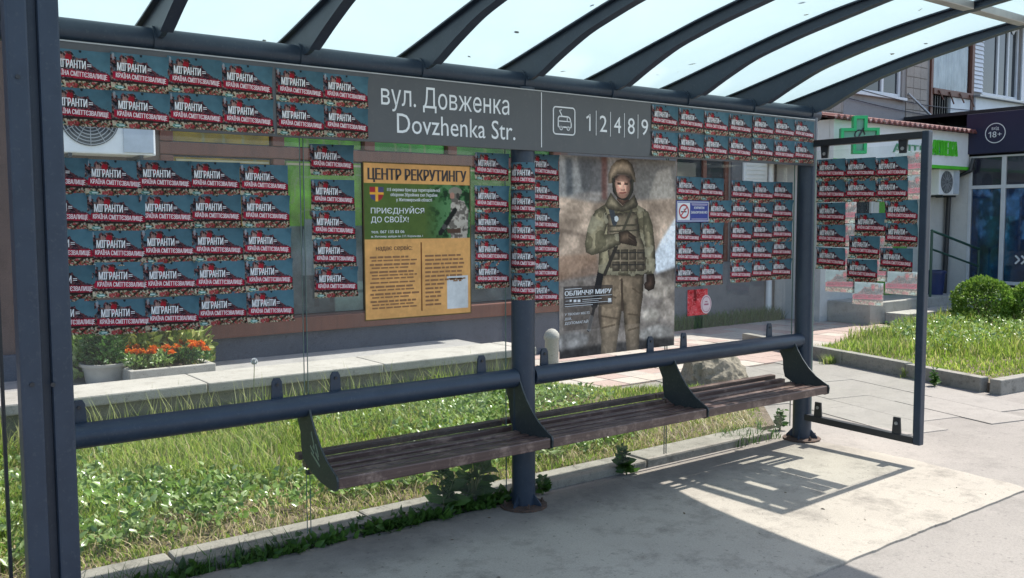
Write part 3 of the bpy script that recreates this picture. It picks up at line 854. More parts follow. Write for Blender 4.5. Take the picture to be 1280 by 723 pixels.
def ac_unit(label, x0, x1, z0, z1, y0, y1, fan_frac=0.62):
    ac = thing('air_conditioner', label, 'air conditioner', ((x0+x1)/2, y1, z0))
    part('casing', MB().box(x0, x1, y0, y1, z0, z1), white_m, ac, bevel=0.015)
    r = min((x1-x0)*fan_frac, z1-z0)*0.46; cx_ = x0+r+0.05; cz = (z0+z1)/2
    def ringy(mb, ra, rb, yy, n=36):
        vs = []
        for k in range(n):
            a = 2*math.pi*k/n
            vs += [(cx_+ra*math.cos(a), yy, cz+ra*math.sin(a)), (cx_+rb*math.cos(a), yy, cz+rb*math.sin(a))]
        return mb.add(vs, [(2*k, 2*k+1, (2*k+3) % (2*n), (2*k+2) % (2*n)) for k in range(n)])
    part('fan_opening', MB().prism([(cx_+r*math.cos(2*math.pi*k/36), cz+r*math.sin(2*math.pi*k/36)) for k in range(36)], y0-0.006, y0-0.002, 'y'), pm('fan_dark_%d' % len(MATS), (0.05, 0.055, 0.06), rough=0.6), ac)
    g = MB()
    for q in range(1, 9): ringy(g, r*q/8.4-0.004, r*q/8.4+0.004, y0-0.014)
    for q in range(12):
        a = 2*math.pi*q/12
        g.bar((cx_+0.2*r*math.cos(a), y0-0.012, cz+0.2*r*math.sin(a)), (cx_+r*math.cos(a), y0-0.012, cz+r*math.sin(a)), 0.006, 0.006, (0, 1, 0))
    part('fan_grille', g, pm('grille_%d' % len(MATS), (0.35, 0.36, 0.36), rough=0.5), ac)
    part('service_panel', MB().box(cx_+r+0.03, x1-0.02, y0-0.012, y0-0.001, z0+0.02, z1-0.02), pm('panel_%d' % len(MATS), (0.52, 0.57, 0.62), rough=0.5), ac, bevel=0.004)
    for xx in (x0+0.12, x1-0.12):
        part('bracket', MB().box(xx-0.015, xx+0.015, y0, y1+0.13, z0-0.035, z0-0.002), frame_black, ac)
    return ac
ac_unit('large white air conditioner with round fan grille on the shop wall', -1.57, -0.77, 2.17, 2.75, 4.17, 4.47)
ac_unit('small white air conditioner under the pharmacy fascia beside the corner shop', 12.18, 12.86, 2.02, 2.46, 4.14, 4.36)
# entrance steps with rail and bin
stp = thing('entrance_steps', 'pale two-step concrete landing in front of the pharmacy', 'steps', (10.9, 3.9, 0))
part('landing', MB().box(9.55, 12.3, 3.75, 4.498, 0.0, 0.33), ledge_m, stp, bevel=0.012)
part('step', MB().box(9.95, 12.3, 3.38, 3.748, 0.0, 0.17), ledge_m, stp, bevel=0.012)
rl = thing('handrail', 'dark green sloping handrail beside the pharmacy door', 'railing', (12.0, 3.9, 0.0))
part('rail', MB().tube([(11.35, 3.80, 1.42), (12.95, 3.80, 1.08)], 0.022, 8), pm('rail_green', (0.02, 0.07, 0.05), rough=0.4), rl)
part('rail', MB().tube([(11.35, 3.80, 1.12), (12.95, 3.80, 0.78)], 0.018, 8), MATS['rail_green'], rl)
for xx, zt in ((11.36, 1.42), (12.94, 1.08)):
    part('rail_post', MB().tube([(xx, 3.80, 0.0), (xx, 3.80, zt)], 0.022, 8), MATS['rail_green'], rl)
solo('litter_bin', MB().lathe((11.95, 4.05, 0.33), [(0.14, 0), (0.17, 0.36), (0.185, 0.36), (0.185, 0.40), (0.15, 0.41), (0.145, 0.3)], 16), pm('bin_blue', (0.015, 0.03, 0.11), rough=0.4),
     'dark blue litter bin on the pharmacy landing', 'bin', smooth='auto')

# --- corner shop with navy board
cs = thing('corner_shop', 'corner shop with white-framed blue windows under a navy board', 'building', (16, 2, 0))
CX = 13.1
ys = [4.10, 3.52, 2.95, 2.38, 1.81, 1.24, 0.67, 0.10]
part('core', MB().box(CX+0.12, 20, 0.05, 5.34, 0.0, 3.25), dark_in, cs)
part('plinth', MB().box(CX, CX+0.118, 0.05, 4.10, 0.0, 0.16), render_m, cs)
part('corner_wall', MB().box(CX, CX+0.118, 4.102, 5.34, 0.0, 2.70), off_white_m, cs)
part('roof', MB().box(CX-0.02, 20.1, -0.02, 5.34, 3.44, 3.5), frame_black, cs)
zr = [0.165, 0.50, 2.16, 2.70]
blue_cv = []
for k in range(3):
    cv = Canvas(40, 90, (16, 30, 66)); a = vnoise(40, 90, 2.5, 300+k, 5); b = vnoise(40, 90, 3, 310+k, 3)
    cv.a[:] = np.array((18, 34, 78))/255 + a[..., None]*np.array((0.08, 0.30, 0.46))*1.2
    w_ = np.clip((b-0.52)*6, 0, 1)*(cv.Y < 0.55); cv.a += w_[..., None]*np.array((0.40, 0.5, 0.55))
    gsel = np.clip(1-np.abs(cv.X-(0.72 if k == 0 else 0.1))*3.2, 0, 1)*(cv.Y > 0.3); cv.a += gsel[..., None]*np.array((0.0, 0.20, 0.10))
    cv.a *= 0.66*(0.75+0.5*vnoise(40, 90, 8, 320+k, 2))[..., None]
    cv.a = np.clip(cv.a, 0, 1); blue_cv.append(cv)
for i in range(len(ys)-1):
    ya, yb = ys[i], ys[i+1]
    mb = MB(); w = 0.05
    mb.box(CX, CX+0.06, ya-w, ya, zr[0], zr[-1]).box(CX, CX+0.06, yb, yb+w*0.4, zr[0], zr[-1])
    for z in zr: mb.box(CX+0.003, CX+0.06, yb+w*0.4, ya-w, z-0.03 if z > 0.2 else z, z+0.03 if z < 2.6 else z)
    wf = part('window', mb, pvc_m, cs, bevel=0.004)
    part('pane', MB().box(CX+0.03, CX+0.036, yb+w*0.4, ya-w, zr[0]+0.03, zr[-1]-0.03), clear_m, wf)
    o = put('window_print', grid_mesh('window_print', blue_cv[i % 3], ya-yb-0.08, zr[2]-zr[1]-0.07, print_m), wf, rz=-math.pi/2)
    o.location = Vector((CX+0.05, ya-w-0.003, zr[2]-0.035)) - root_loc(wf)
    o = part('dark_panel', MB().box(CX+0.05, CX+0.056, yb+0.03, ya-w, zr[0]+0.03, zr[1]-0.03).box(CX+0.05, CX+0.056, yb+0.03, ya-w, zr[2]+0.03, zr[3]-0.03), navy_m, wf)
chev = MB()
cp = WX(1275, 325, CX+0.02)
for k in range(2):
    yy = cp[1]-k*0.10+0.08
    chev.bar((CX+0.025, yy, cp[2]+0.07), (CX+0.025, yy-0.07, cp[2]), 0.006, 0.03, (0, 1, 1)).bar((CX+0.025, yy-0.07, cp[2]), (CX+0.025, yy, cp[2]-0.07), 0.006, 0.03, (0, -1, 1))
part('chevron_mark', chev, white_ink, cs)
nb = thing('shop_signboard', 'navy shop board with a white ringed 18+ entry mark', 'sign', (CX, 2.0, 2.72))
part('board', MB().box(CX-0.10, CX+0.10, -0.05, 4.12, 2.735, 3.43), navy_m, nb, bevel=0.01)
rc = WX(1244, 166.5, CX-0.104)
ring = MB(); vs = []
for k in range(40):
    a = 2*math.pi*k/40
    for r in (0.158, 0.172): vs.append((CX-0.103, rc[1]+r*math.cos(a), rc[2]+r*math.sin(a)))
ring.add(vs, [(2*k, 2*k+1, (2*k+3) % 80, (2*k+2) % 80) for k in range(40)])
part('ring_mark', ring, white_ink, nb)
one_ = MB().box(-0.085, -0.068, -0.0002, 0.0002, -0.072, 0.026).bar((-0.077, 0, 0.020), (-0.110, 0, -0.002), 0.0004, 0.016, (0, 0, 1)).mesh('numeral', white_ink)
o = put('numeral', one_, nb, rz=-math.pi/2); o.location = Vector((CX-0.104, rc[1], rc[2])) - root_loc(nb)
for ln in (('8', -0.045, -0.072, 0.10, 0.0, 0.066, 0), ('+', 0.040, -0.060, 0.075, 0.0, 0.066, 0), ('вхід', -0.06, 0.055, 0.055, 0.01, 0.12, 0)):
    o = put('lettering', text_mesh('lettering', white_ink, [ln]), nb, rz=-math.pi/2)
    o.location = Vector((CX-0.104, rc[1], rc[2])) - root_loc(nb)
solo('rain_gutter', MB().tube([(13.03, 3.99, 2.66), (13.0, 4.02, 2.45), (13.02, 4.40, 2.30), (13.02, 4.44, 0.0)], 0.04, 10), frame_black, 'black rain pipe in the corner between pharmacy and corner shop', 'pipe', smooth='auto')

#==SHELTER==
# ================================================================== BUS SHELTER
SP = 2.573
ZB, ZR = 2.3525, 0.733
GY = 0.040                       # street face of the back glass
sh = thing('bus_shelter', 'dark grey steel bus shelter with arched ribs, opal roof and glass walls', 'bus shelter', (0, 0, 0))
PX = [-2.42, 0.0, SP]
for xp in PX:
    po = part('post', MB().tube([(xp, 0, 0.0), (xp, 0, ZB-0.03)], 0.066, 32), steel, sh, smooth='auto')
    part('base_plate', MB().lathe((xp, 0, 0.001), [(0.135, 0), (0.135, 0.010), (0.10, 0.014), (0.068, 0.016)], 14), rust, po)
    for a in (0.4, 0.4+math.pi/2, 0.4+math.pi, 0.4-math.pi/2):
        dx, dy = math.cos(a), math.sin(a)
        n_ = Vector((-dy, dx, 0))*0.004
        vs = []
        for sgn_ in (-1, 1):
            for (r, z) in ((0.06, 0.015), (0.112, 0.015), (0.112, 0.025), (0.066, 0.078)):
                vs.append(Vector((xp+dx*r, dy*r, z)) + n_*sgn_)
        part('gusset', MB().add(vs, [(0,1,2,3),(7,6,5,4),(0,4,5,1),(1,5,6,2),(2,6,7,3),(3,7,4,0)]), steel, po)
        part('bolt', MB().lathe((xp+math.cos(a+0.78)*0.108, math.sin(a+0.78)*0.108, 0.014), [(0.011, 0), (0.011, 0.012), (0.006, 0.013), (0.006, 0.024)], 6), rust, po)
part('beam', MB().tube([(-2.60, 0, ZB), (2.66, 0, ZB)], 0.054, 28), steel, sh, smooth='auto')
rail = part('backrest_rail', MB().tube([(-2.42, 0, ZR), (-0.06, 0, ZR)], 0.052, 28), steel, sh, smooth='auto')
rail2 = part('backrest_rail', MB().tube([(0.06, 0, ZR), (2.52, 0, ZR)], 0.052, 28), steel, sh, smooth='auto')

# ribs -------------------------------------------------------------
def interp(pts, y):
    ys_ = [p[0] for p in pts]; zs_ = [p[1] for p in pts]
    return float(np.interp(-y, [-a for a in ys_], zs_))
top_c = [(0.34, 2.412), (0.25, 2.425), (0.12, 2.45), (-0.10, 2.50), (-0.35, 2.558), (-0.72, 2.642), (-1.06, 2.705), (-1.37, 2.745), (-1.78, 2.785)]
low_c = [(0.34, 2.385), (0.25, 2.385), (0.12, 2.37), (-0.03, 2.35), (-0.11, 2.352), (-0.28, 2.437), (-0.53, 2.540), (-0.85, 2.618), (-1.19, 2.682), (-1.40, 2.722), (-1.78, 2.765)]
def smooth_curve(pts, n):
    yy = np.linspace(pts[0][0], pts[-1][0], n)
    zz = np.array([interp(pts, y) for y in yy])
    for _ in range(2): zz[1:-1] = (zz[:-2]+2*zz[1:-1]+zz[2:])/4
    return list(zip(yy, zz))
tc = smooth_curve(top_c, 34); lc = smooth_curve(low_c, 40)
RX = [(i-3)*SP/4 for i in range(-1, 8)]; RX[0] = -2.52
rib_me = None
for xr in RX:
    w = 0.022
    prof = tc + lc[::-1]
    rb = part('rib', MB().prism(prof, xr-w/2, xr+w/2, 'x'), steel, sh)
    # top flange and bottom flange give the rib its I section
    fl = MB(); n_ = len(tc)
    vs = []
    for (y, z) in tc: vs += [(xr-0.034, y, z+0.001), (xr+0.034, y, z+0.001), (xr+0.034, y, z+0.009), (xr-0.034, y, z+0.009)]
    fs = []
    for i in range(n_-1):
        a, b = 4*i, 4*i+4
        fs += [(a, b, b+1, a+1), (a+1, b+1, b+2, a+2), (a+2, b+2, b+3, a+3), (a+3, b+3, b, a)]
    fs += [(0, 1, 2, 3), (4*n_-1, 4*n_-2, 4*n_-3, 4*n_-4)]
    part('flange', fl.add(vs, fs), steel, rb)
    lf = [p for p in lc if p[0] < -0.10]
    fl = MB(); vs = []; fs = []; n_ = len(lf)
    for (y, z) in lf: vs += [(xr-0.026, y, z-0.009), (xr+0.026, y, z-0.009), (xr+0.026, y, z-0.001), (xr-0.026, y, z-0.001)]
    for i in range(n_-1):
        a, b = 4*i, 4*i+4
        fs += [(a, b, b+1, a+1), (a+1, b+1, b+2, a+2), (a+2, b+2, b+3, a+3), (a+3, b+3, b, a)]
    fs += [(0, 1, 2, 3), (4*n_-1, 4*n_-2, 4*n_-3, 4*n_-4)]
    part('flange', fl.add(vs, fs), steel, rb)
    part('collar', MB().tube([(xr-0.022, 0, ZB), (xr+0.022, 0, ZB)], 0.062, 24), steel, rb, smooth='auto')
for a, b in zip(RX[:-1], RX[1:]):
    y = -1.47; z = interp(top_c, y)
    part('purlin', MB().box(a+0.036, b-0.036, y-0.03, y+0.03, z-0.035, z+0.008), alu, sh, bevel=0.004)
    # opal roof sheet over this bay
    n_ = len(tc); vs = []; fs = []
    for (yy, z) in tc: vs += [(a+0.002, yy, z+0.011), (b-0.002, yy, z+0.011)]
    for i in range(n_-1): fs.append((2*i, 2*i+2, 2*i+3, 2*i+1))
    part('roof_sheet', MB().add(vs, fs), roof_m, sh, smooth=True)
part('roof_edge_trim', MB().box(-2.56, 2.60, -1.80, -1.782, 2.76, 2.80), steel, sh)

# back glass, clamps -------------------------------------------------
for (a, b) in ((-2.36, -1.282), (-1.264, -0.088), (0.088, 1.176), (1.194, 2.49)):
    pn = part('glass_pane', MB().add([(a, GY+0.004, 0.10), (b, GY+0.004, 0.10), (b, GY+0.004, 2.28), (a, GY+0.004, 2.28)], [(0, 1, 2, 3)]), shelter_glass, sh)
    for xe in (a, b): part('glass_edge', MB().box(xe-0.001, xe+0.001, GY, GY+0.008, 0.10, 2.28), edge_glass, pn)
for xt in (-1.425, -1.128, -0.262, -2.275, 0.175, 1.03, 1.335, 2.215):
    r_ = rail if xt < 0 else rail2
    tb = part('glass_clamp', MB().prism([(xt-0.030, ZR+0.03), (xt+0.030, ZR+0.03), (xt+0.024, ZR+0.125), (xt+0.014, ZR+0.142), (xt-0.014, ZR+0.142), (xt-0.024, ZR+0.125)], GY-0.014, GY-0.002, 'y'), steel, r_, bevel=0.002)
    part('bolt', MB().prism([(xt+0.008*math.cos(k*math.pi/4), ZR+0.112+0.008*math.sin(k*math.pi/4)) for k in range(8)], GY-0.020, GY-0.0145, 'y'), frame_black, sh)
# right side screen --------------------------------------------------
XS = 2.555
scr = part('side_screen', MB().box(XS-0.03, XS+0.03, -0.88, -0.055, 2.115, 2.160), frame_black, sh, bevel=0.004)
part('outer_post', MB().box(XS-0.026, XS+0.026, -0.922, -0.874, 0.135, 2.163), steel, scr, bevel=0.006)
part('bottom_bar', MB().bar((XS, -0.05, 0.175), (XS, -0.873, 0.160), 0.052, 0.045), frame_black, scr, bevel=0.004)
gp = part('glass_pane', MB().add([(XS, -0.085, 0.205), (XS, -0.862, 0.205), (XS, -0.862, 2.085), (XS, -0.085, 2.085)], [(0, 1, 2, 3)]), shelter_glass, scr)
for ye in (-0.863, -0.085): part('glass_edge', MB().box(XS-0.004, XS+0.004, ye-0.0015, ye+0.0015, 0.205, 2.085), edge_glass, gp)
for (yy, z0, z1) in ((-0.165, 2.115, 2.03), (-0.745, 2.115, 2.03), (-0.155, 0.19, 0.30), (-0.755, 0.18, 0.295)):
    part('glass_clamp', MB().prism([(yy-0.032, z0), (yy+0.032, z0), (yy+0.024, z1), (yy-0.024, z1)], XS-0.020, XS-0.006, 'x'), frame_black, scr, bevel=0.002)
    part('bolt', MB().prism([(yy+0.012*math.cos(k*math.pi/4), (z0*0.35+z1*0.65)+0.012*math.sin(k*math.pi/4)) for k in range(8)], XS-0.026, XS-0.0205, 'x'), alu, scr)
# left side screen: broad grooved profile at the street end
lf = part('end_profile', MB().box(-2.622, -2.562, -0.935, -0.86, 0.0, 2.74), steel, sh, bevel=0.007)
part('end_profile', MB().box(-2.535, -2.476, -0.935, -0.86, 0.0, 2.74), steel, sh, bevel=0.007)
part('profile_web', MB().box(-2.5615, -2.5355, -0.905, -0.865, 0.0, 2.738), steel, lf)
for (xx, zz) in [(WY(px, py, -0.936)[0], WY(px, py, -0.936)[2]) for px, py in ((40, 481), (66, 481), (22, 96))]:
    part('bolt', MB().prism([(xx+0.007*math.cos(k*math.pi/4), zz+0.007*math.sin(k*math.pi/4)) for k in range(8)], -0.940, -0.9345, 'y'), frame_black, lf)
gl_ = part('glass_pane', MB().add([(-2.56, -0.86, 0.15), (-2.56, -0.08, 0.15), (-2.56, -0.08, 2.2), (-2.56, -0.86, 2.2)], [(0, 1, 2, 3)]), shelter_glass, lf)
part('edge_bar', MB().box(-2.566, -2.546, -0.085, -0.060, 0.0, 2.3), frame_black, lf)

# bench --------------------------------------------------------------
be = thing('bench', 'dark brown slatted wooden bench hung on curved steel brackets from the shelter rail', 'bench', (0.55, -0.1, 0.40))
BX = [-1.30, -0.06, 1.165, 2.405]
outer = [(0.015, 0.775), (-0.02, 0.772), (-0.045, 0.735), (-0.075, 0.68), (-0.115, 0.622), (-0.165, 0.566), (-0.225, 0.517), (-0.29, 0.482), (-0.325, 0.466), (-0.335, 0.445), (-0.33, 0.405), (-0.30, 0.392)]
inner = [(-0.16, 0.405), (-0.06, 0.432), (0.03, 0.475), (0.045, 0.53), (0.05, 0.60), (0.085, 0.665), (0.10, 0.70), (0.06, 0.735)]
for i, xb in enumerate(BX):
    if i == 0:
        # the end plate carries a cut-out emblem like three leaning strokes
        hole = [(-0.085, 0.60), (-0.13, 0.545), (-0.10, 0.53)]
        pl_ = part('bracket', MB().prism(outer+inner, xb-0.005, xb+0.005, 'x'), bracket_m, be, bevel=0.0015)
        for (p, q) in (((-0.075, 0.625), (-0.115, 0.535)), ((-0.09, 0.56), (-0.15, 0.505)), ((-0.06, 0.555), (-0.10, 0.525)), ((-0.07, 0.525), (-0.16, 0.478)), ((-0.12, 0.575), (-0.15, 0.52))):
            part('emblem_stroke', MB().bar((xb+0.0058, p[0], p[1]), (xb+0.0058, q[0], q[1]), 0.010, 0.0012, (1, 0, 0)).bar((xb-0.0058, p[0], p[1]), (xb-0.0058, q[0], q[1]), 0.010, 0.0012, (1, 0, 0)), pm('emblem_%d' % len(MATS), (0.20, 0.25, 0.18), rough=0.5), pl_)
    else:
        part('bracket', MB().prism(outer+inner, xb-0.005, xb+0.005, 'x'), bracket_m, be, bevel=0.0015)
slats = [(0.130, 0.048, 0.030), (0.046, 0.046, 0.010), (-0.038, 0.046, -0.004), (-0.120, 0.042, -0.007), (-0.200, 0.042, -0.004), (-0.262, 0.030, 0.0)]
for k in range(3):
    x0, x1 = BX[k]+0.008, BX[k+1]-0.008
    for j, (yc, w, dz) in enumerate(slats):
        dz += random.uniform(-0.002, 0.002)
        part('slat', MB().box(x0, x1, yc-w/2, yc+w/2, 0.418+dz, 0.450+dz), wood_m, be, bevel=0.004)
    part('slat', MB().box(x0, x1, -0.325, -0.286, 0.404, 0.458), wood_m, be, bevel=0.006)
    for yc in (0.02, -0.2):
        part('support', MB().box(x0, x1, yc-0.012, yc+0.012, 0.398, 0.4155), bracket_m, be)

# street name board -----------------------------------------------------
sb = thing('street_name_sign', 'long grey board reading Dovzhenka street with trolleybus routes under the roof beam', 'sign', (0.06, -0.068, 1.98))
SY = -0.078
part('board', MB().box(-2.44, 2.545, SY, SY+0.018, 1.980, 2.300), sign_grey, sb, bevel=0.002)
part('top_trim', MB().box(-2.44, 2.545, SY-0.002, SY+0.020, 2.3005, 2.306), alu, sb)
def sgn_put(name, me): 
    o = put(name, me, sb); o.location = Vector((0, SY-0.0015, 0)) - Vector(sb.location); return o
sgn_put('lettering', text_mesh('lettering', white_ink, [('вул. Довженка', -0.915, 2.160, 0.098, 0.0, 0.765, 0)]))
sgn_put('lettering', text_mesh('lettering', white_ink, [('Dovzhenka Str.', -0.830, 2.030, 0.096, 0.0, 0.72, 0)]))
nums = []; mb = MB()
nx0, nx1 = 0.385, 0.925
for k, ch in enumerate('12489'):
    if ch == '1':
        part('route_number', MB().box(nx0+0.030, nx0+0.040, SY-0.002, SY-0.001, 2.108, 2.202).bar((nx0+0.036, SY-0.0015, 2.196), (nx0+0.010, SY-0.0015, 2.179), 0.001, 0.011, (0, 0, 1)), white_ink, sb)
    else:
        sgn_put('route_number', text_mesh('route_number', white_ink, [(ch, nx0+k*0.111, 2.108, 0.094, 0.0, 0.056, 0)]))
for k in range(4):
    xx = nx0+k*0.111+0.083
    mb.box(xx-0.0018, xx+0.0018, SY-0.002, SY-0.001, 2.085, 2.225)
part('route_divider', mb, white_ink, sb)
part('centre_line', MB().box(0.066, 0.071, SY-0.002, SY-0.001, 2.0, 2.295), white_ink, sb)
# trolleybus pictogram
ic = MB(); X0, X1, Z0, Z1 = 0.152, 0.308, 2.078, 2.226; w = 0.006
def ibar(p, q, w=0.007): ic.bar((p[0], SY-0.0016, p[1]), (q[0], SY-0.0016, q[1]), w, 0.001, (0, 1, 0))
c_ = 0.018
rr = []
for (cx_, cz_, a0) in ((X1-c_, Z1-c_, 0), (X0+c_, Z1-c_, 90), (X0+c_, Z0+c_, 180), (X1-c_, Z0+c_, 270)):
    for k in range(5):
        a = math.radians(a0+k*22.5); rr.append((cx_+c_*math.cos(a), cz_+c_*math.sin(a)))
for i in range(len(rr)): ibar(rr[i], rr[(i+1) % len(rr)])
body = [(0.187, 2.118), (0.187, 2.165), (0.195, 2.176), (0.258, 2.176), (0.272, 2.168), (0.281, 2.140), (0.281, 2.118)]
for a, b in zip(body, body[1:]+body[:1]): ibar(a, b)
ibar((0.187, 2.150), (0.281, 2.150), 0.005); ibar((0.252, 2.150), (0.252, 2.176), 0.004); ibar((0.215, 2.178), (0.196, 2.208), 0.006); ibar((0.196, 2.208), (0.213, 2.212), 0.004)
for cx_ in (0.208, 0.260):
    for k in range(10):
        a, b = 2*math.pi*k/10, 2*math.pi*(k+1)/10
        ibar((cx_+0.010*math.cos(a), 2.112+0.010*math.sin(a)), (cx_+0.010*math.cos(b), 2.112+0.010*math.sin(b)), 0.005)
part('trolleybus_pictogram', ic, white_ink, sb)

# ================================================================== LEAFLETS
LW, LH = 0.227, 0.147
def leaflet_canvas():
    w, h = 96, 62
    cv = Canvas(w, h, (64, 104, 122))
    sky_ = vnoise(w, h, 3, 5, 3)
    cv.a[:] = (np.array((62, 94, 108))[None, None]+(cv.Y*38)[..., None]*np.array((0.8, 0.9, 0.8))+(sky_-0.5)[..., None]*26)/255
    n1 = vnoise(w, h, 30, 6, 2); n2 = vnoise(w, h, 16, 7, 2); n3 = np.random.default_rng(8).random((h, w)); n4 = vnoise(w, h, 44, 12, 2)
    edge = np.interp(cv.X, [0, 0.03, 0.06, 0.09, 0.14, 0.2, 0.3, 0.38, 0.46, 0.55, 0.62, 0.66, 0.72, 0.85, 1.0], [0.06, 0.04, 0.03, 0.16, 0.20, 0.08, 0.10, 0.09, 0.22, 0.18, 0.22, 0.34, 0.42, 0.48, 0.56])
    edge = edge+(n2-0.5)*0.16+(n4-0.5)*0.08
    crowd = cv.Y > edge
    cv.fill(crowd, (30, 26, 31))
    cv.fill(crowd & (n1 > 0.58), (122, 92, 84), 0.75); cv.fill(crowd & (n4 > 0.66), (176, 150, 140), 0.7)
    cv.fill(crowd & (n1 < 0.38), (13, 12, 17)); cv.fill(crowd & (n2 > 0.60) & (n1 < 0.52), (72, 80, 94), 0.7); cv.fill(crowd & (n2 < 0.36) & (n1 > 0.45), (96, 34, 40), 0.6)
    rightc = crowd & (cv.X > 0.50); cv.fill(rightc, (70, 16, 32), 0.15+0.45*n1)
    cv.fill(cv.emask(0.335, 0.24, 0.055, 0.13), (140, 20, 34)); cv.mul(cv.emask(0.335, 0.24, 0.055, 0.13), 0.75+0.5*n4); cv.fill(cv.emask(0.345, 0.10, 0.022, 0.045), (58, 34, 32)); cv.fill(cv.emask(0.225, 0.22, 0.04, 0.10), (168, 134, 124), 0.7); cv.fill(cv.emask(0.225, 0.12, 0.02, 0.04), (40, 30, 30))
    cv.fill(cv.emask(0.52, 0.045, 0.024, 0.03), (24, 26, 32)); cv.fill(cv.emask(0.055, 0.12, 0.022, 0.09), (160, 168, 178), 0.7)
    # litter heap along the bottom
    low = cv.Y > 0.74+0.03*np.sin(cv.X*9)
    cv.fill(low, (36, 27, 24)); lit = cv.Y > 0.80
    cv.fill(lit & (n1 > 0.50), (132, 102, 76), 0.85); cv.fill(lit & (n4 > 0.56), (168, 158, 142), 0.9); cv.fill(lit & (n4 < 0.36), (18, 15, 16), 0.9)
    cv.fill(lit & (n2 > 0.58) & (n4 > 0.45), (176, 166, 142), 0.8); cv.fill(lit & (n2 < 0.40) & (n1 > 0.46), (150, 40, 48), 0.7); cv.fill(lit & (np.abs(n1-0.45) < 0.02), (92, 104, 52), 0.7)
    cv.fill(cv.emask(0.15, 0.92, 0.085, 0.05), (56, 120, 116), 0.75); cv.fill(cv.emask(0.16, 0.92, 0.05, 0.022), (190, 206, 204), 0.9)
    # red banner, leaning down to the right
    ban = cv.pmask([(0.04, 0.515), (0.97, 0.575), (0.985, 0.765), (0.04, 0.715)])
    cv.fill(ban, (142, 16, 44)); cv.mul(ban, 0.85+0.3*n1)
    return cv
LC = leaflet_canvas()
LC.a = np.clip(LC.a*1.0, 0, 1)
def pale(cv):
    q = Canvas(cv.w, cv.h, (0, 0, 0)); q.a = np.clip(0.46+0.34*cv.a + (cv.a-0.3)*0.12, 0, 1); return q
sheet_me = grid_mesh('leaflet', LC, LW, LH, print_m)
sheet_back_me = grid_mesh('leaflet_reverse', pale(LC), LW, LH, print_back_m, mirror=True)
HEAD = [('МІГРАНТИ', 0.026, -0.0700, 0.030, 0.028, 0.110, -0.02), ('=', 0.143, -0.0680, 0.022, 0.03, 0.014, -0.02)]
SLOG = [('КРАЇНА СМІТТЄЗВАЛИЩЕ', 0.020, -0.0985, 0.0180, 0.028, 0.194, -0.042)]
head_me = text_mesh('headline', white_ink, HEAD, -0.0006)
slog_me = text_mesh('slogan', pink_ink, SLOG, -0.0006)
def mirrored(me, name):
    m2 = me.copy(); m2.name = name
    V = np.zeros(len(me.vertices)*3); me.vertices.foreach_get('co', V); V = V.reshape(-1, 3); V[:, 0] = LW-V[:, 0]
    m2.vertices.foreach_set('co', V.ravel()); m2.update(); return m2
head_b, slog_b = mirrored(head_me, 'headline_reverse'), mirrored(slog_me, 'slogan_reverse')
def bent(me, R, name):
    m2 = me.copy(); m2.name = name
    V = np.zeros(len(me.vertices)*3); me.vertices.foreach_get('co', V); V = V.reshape(-1, 3)
    a = V[:, 0]/R; r = R-V[:, 1]
    V2 = np.stack([-np.cos(a)*r, -np.sin(a)*r, V[:, 2]], 1)
    m2.vertices.foreach_set('co', V2.ravel()); m2.update(); return m2
RB = 0.0672
sheet_w, head_w, slog_w = bent(sheet_me, RB, 'leaflet_wrapped'), bent(head_me, RB, 'headline_wrapped'), bent(slog_me, RB, 'slogan_wrapped')
def warped(me, name, seed):
    r = np.random.default_rng(seed)
    m2 = me.copy(); m2.name = name
    V = np.zeros(len(me.vertices)*3); me.vertices.foreach_get('co', V); V = V.reshape(-1, 3)
    x, z = V[:, 0], -V[:, 2]
    f = 0.0007*(1+np.sin(x*r.uniform(25, 60)+r.random()*6)*np.sin(z*r.uniform(30, 70)+r.random()*6))+0.0005*(1+np.sin((x+z)*r.uniform(60, 120)+r.random()*6))
    for cx_, cz_ in ((0, 0), (LW, 0), (0, LH), (LW, LH)):
        amt = r.choice([0, 0, 0.004, 0.012]) ; rad = r.uniform(0.025, 0.05)
        dd_ = np.clip(1-(np.abs(x-cx_)+np.abs(z-cz_))/rad, 0, 1); f = f+amt*dd_**1.6
    V[:, 1] -= f
    m2.vertices.foreach_set('co', V.ravel()); m2.update(); return m2
VAR = [tuple(warped(m_, m_.name, 500+k) for m_ in (sheet_me, head_me, slog_me)) for k in range(7)]
ORD = ['first', 'second', 'third', 'fourth', 'fifth', 'sixth', 'seventh']
layer = [0]
def leaflet(x, z, y, label, group, rz=0.0, kind='front', tilt=None):
    layer[0] = (layer[0]+1) % 4
    off = 0.0004*layer[0]
    ms = {'front': random.choice(VAR), 'back': (sheet_back_me, head_b, slog_b), 'wrap': (sheet_w, head_w, slog_w)}[kind]
    o = link('leaflet', ms[0])
    t_ = random.uniform(-0.010, 0.010) if tilt is None else tilt
    if rz: o.location = (x-off if kind == 'front' else x+off, y, z)
    else: o.location = (x, y-off, z)
    o.rotation_euler = (0, 0 if kind == 'wrap' else t_, rz)
    tag(o, label, 'leaflet', group)
    for nm, m_ in (('headline', ms[1]), ('slogan', ms[2])): link(nm, m_, o)
    return o
LY = GY-0.0025
jz = lambda: random.uniform(-0.005, 0.005)
GRP = 'printed leaflets stuck all over the shelter'
# A: left end of the name board
xs = [WY(px, 120, SY)[0] for px in (139, 210, 277, 345, 404)]; xs = [xs[0]-0.228] + xs
for r_ in range(2):
    for c_i, xx in enumerate(xs):
        leaflet(xx, (2.276, 2.128)[r_]+0.003*min(c_i, 3)+jz(), SY-0.0015, 'leaflet on the grey board left of the street name, %s row, %s from the left' % (('upper', 'lower')[r_], ORD[c_i]), GRP)
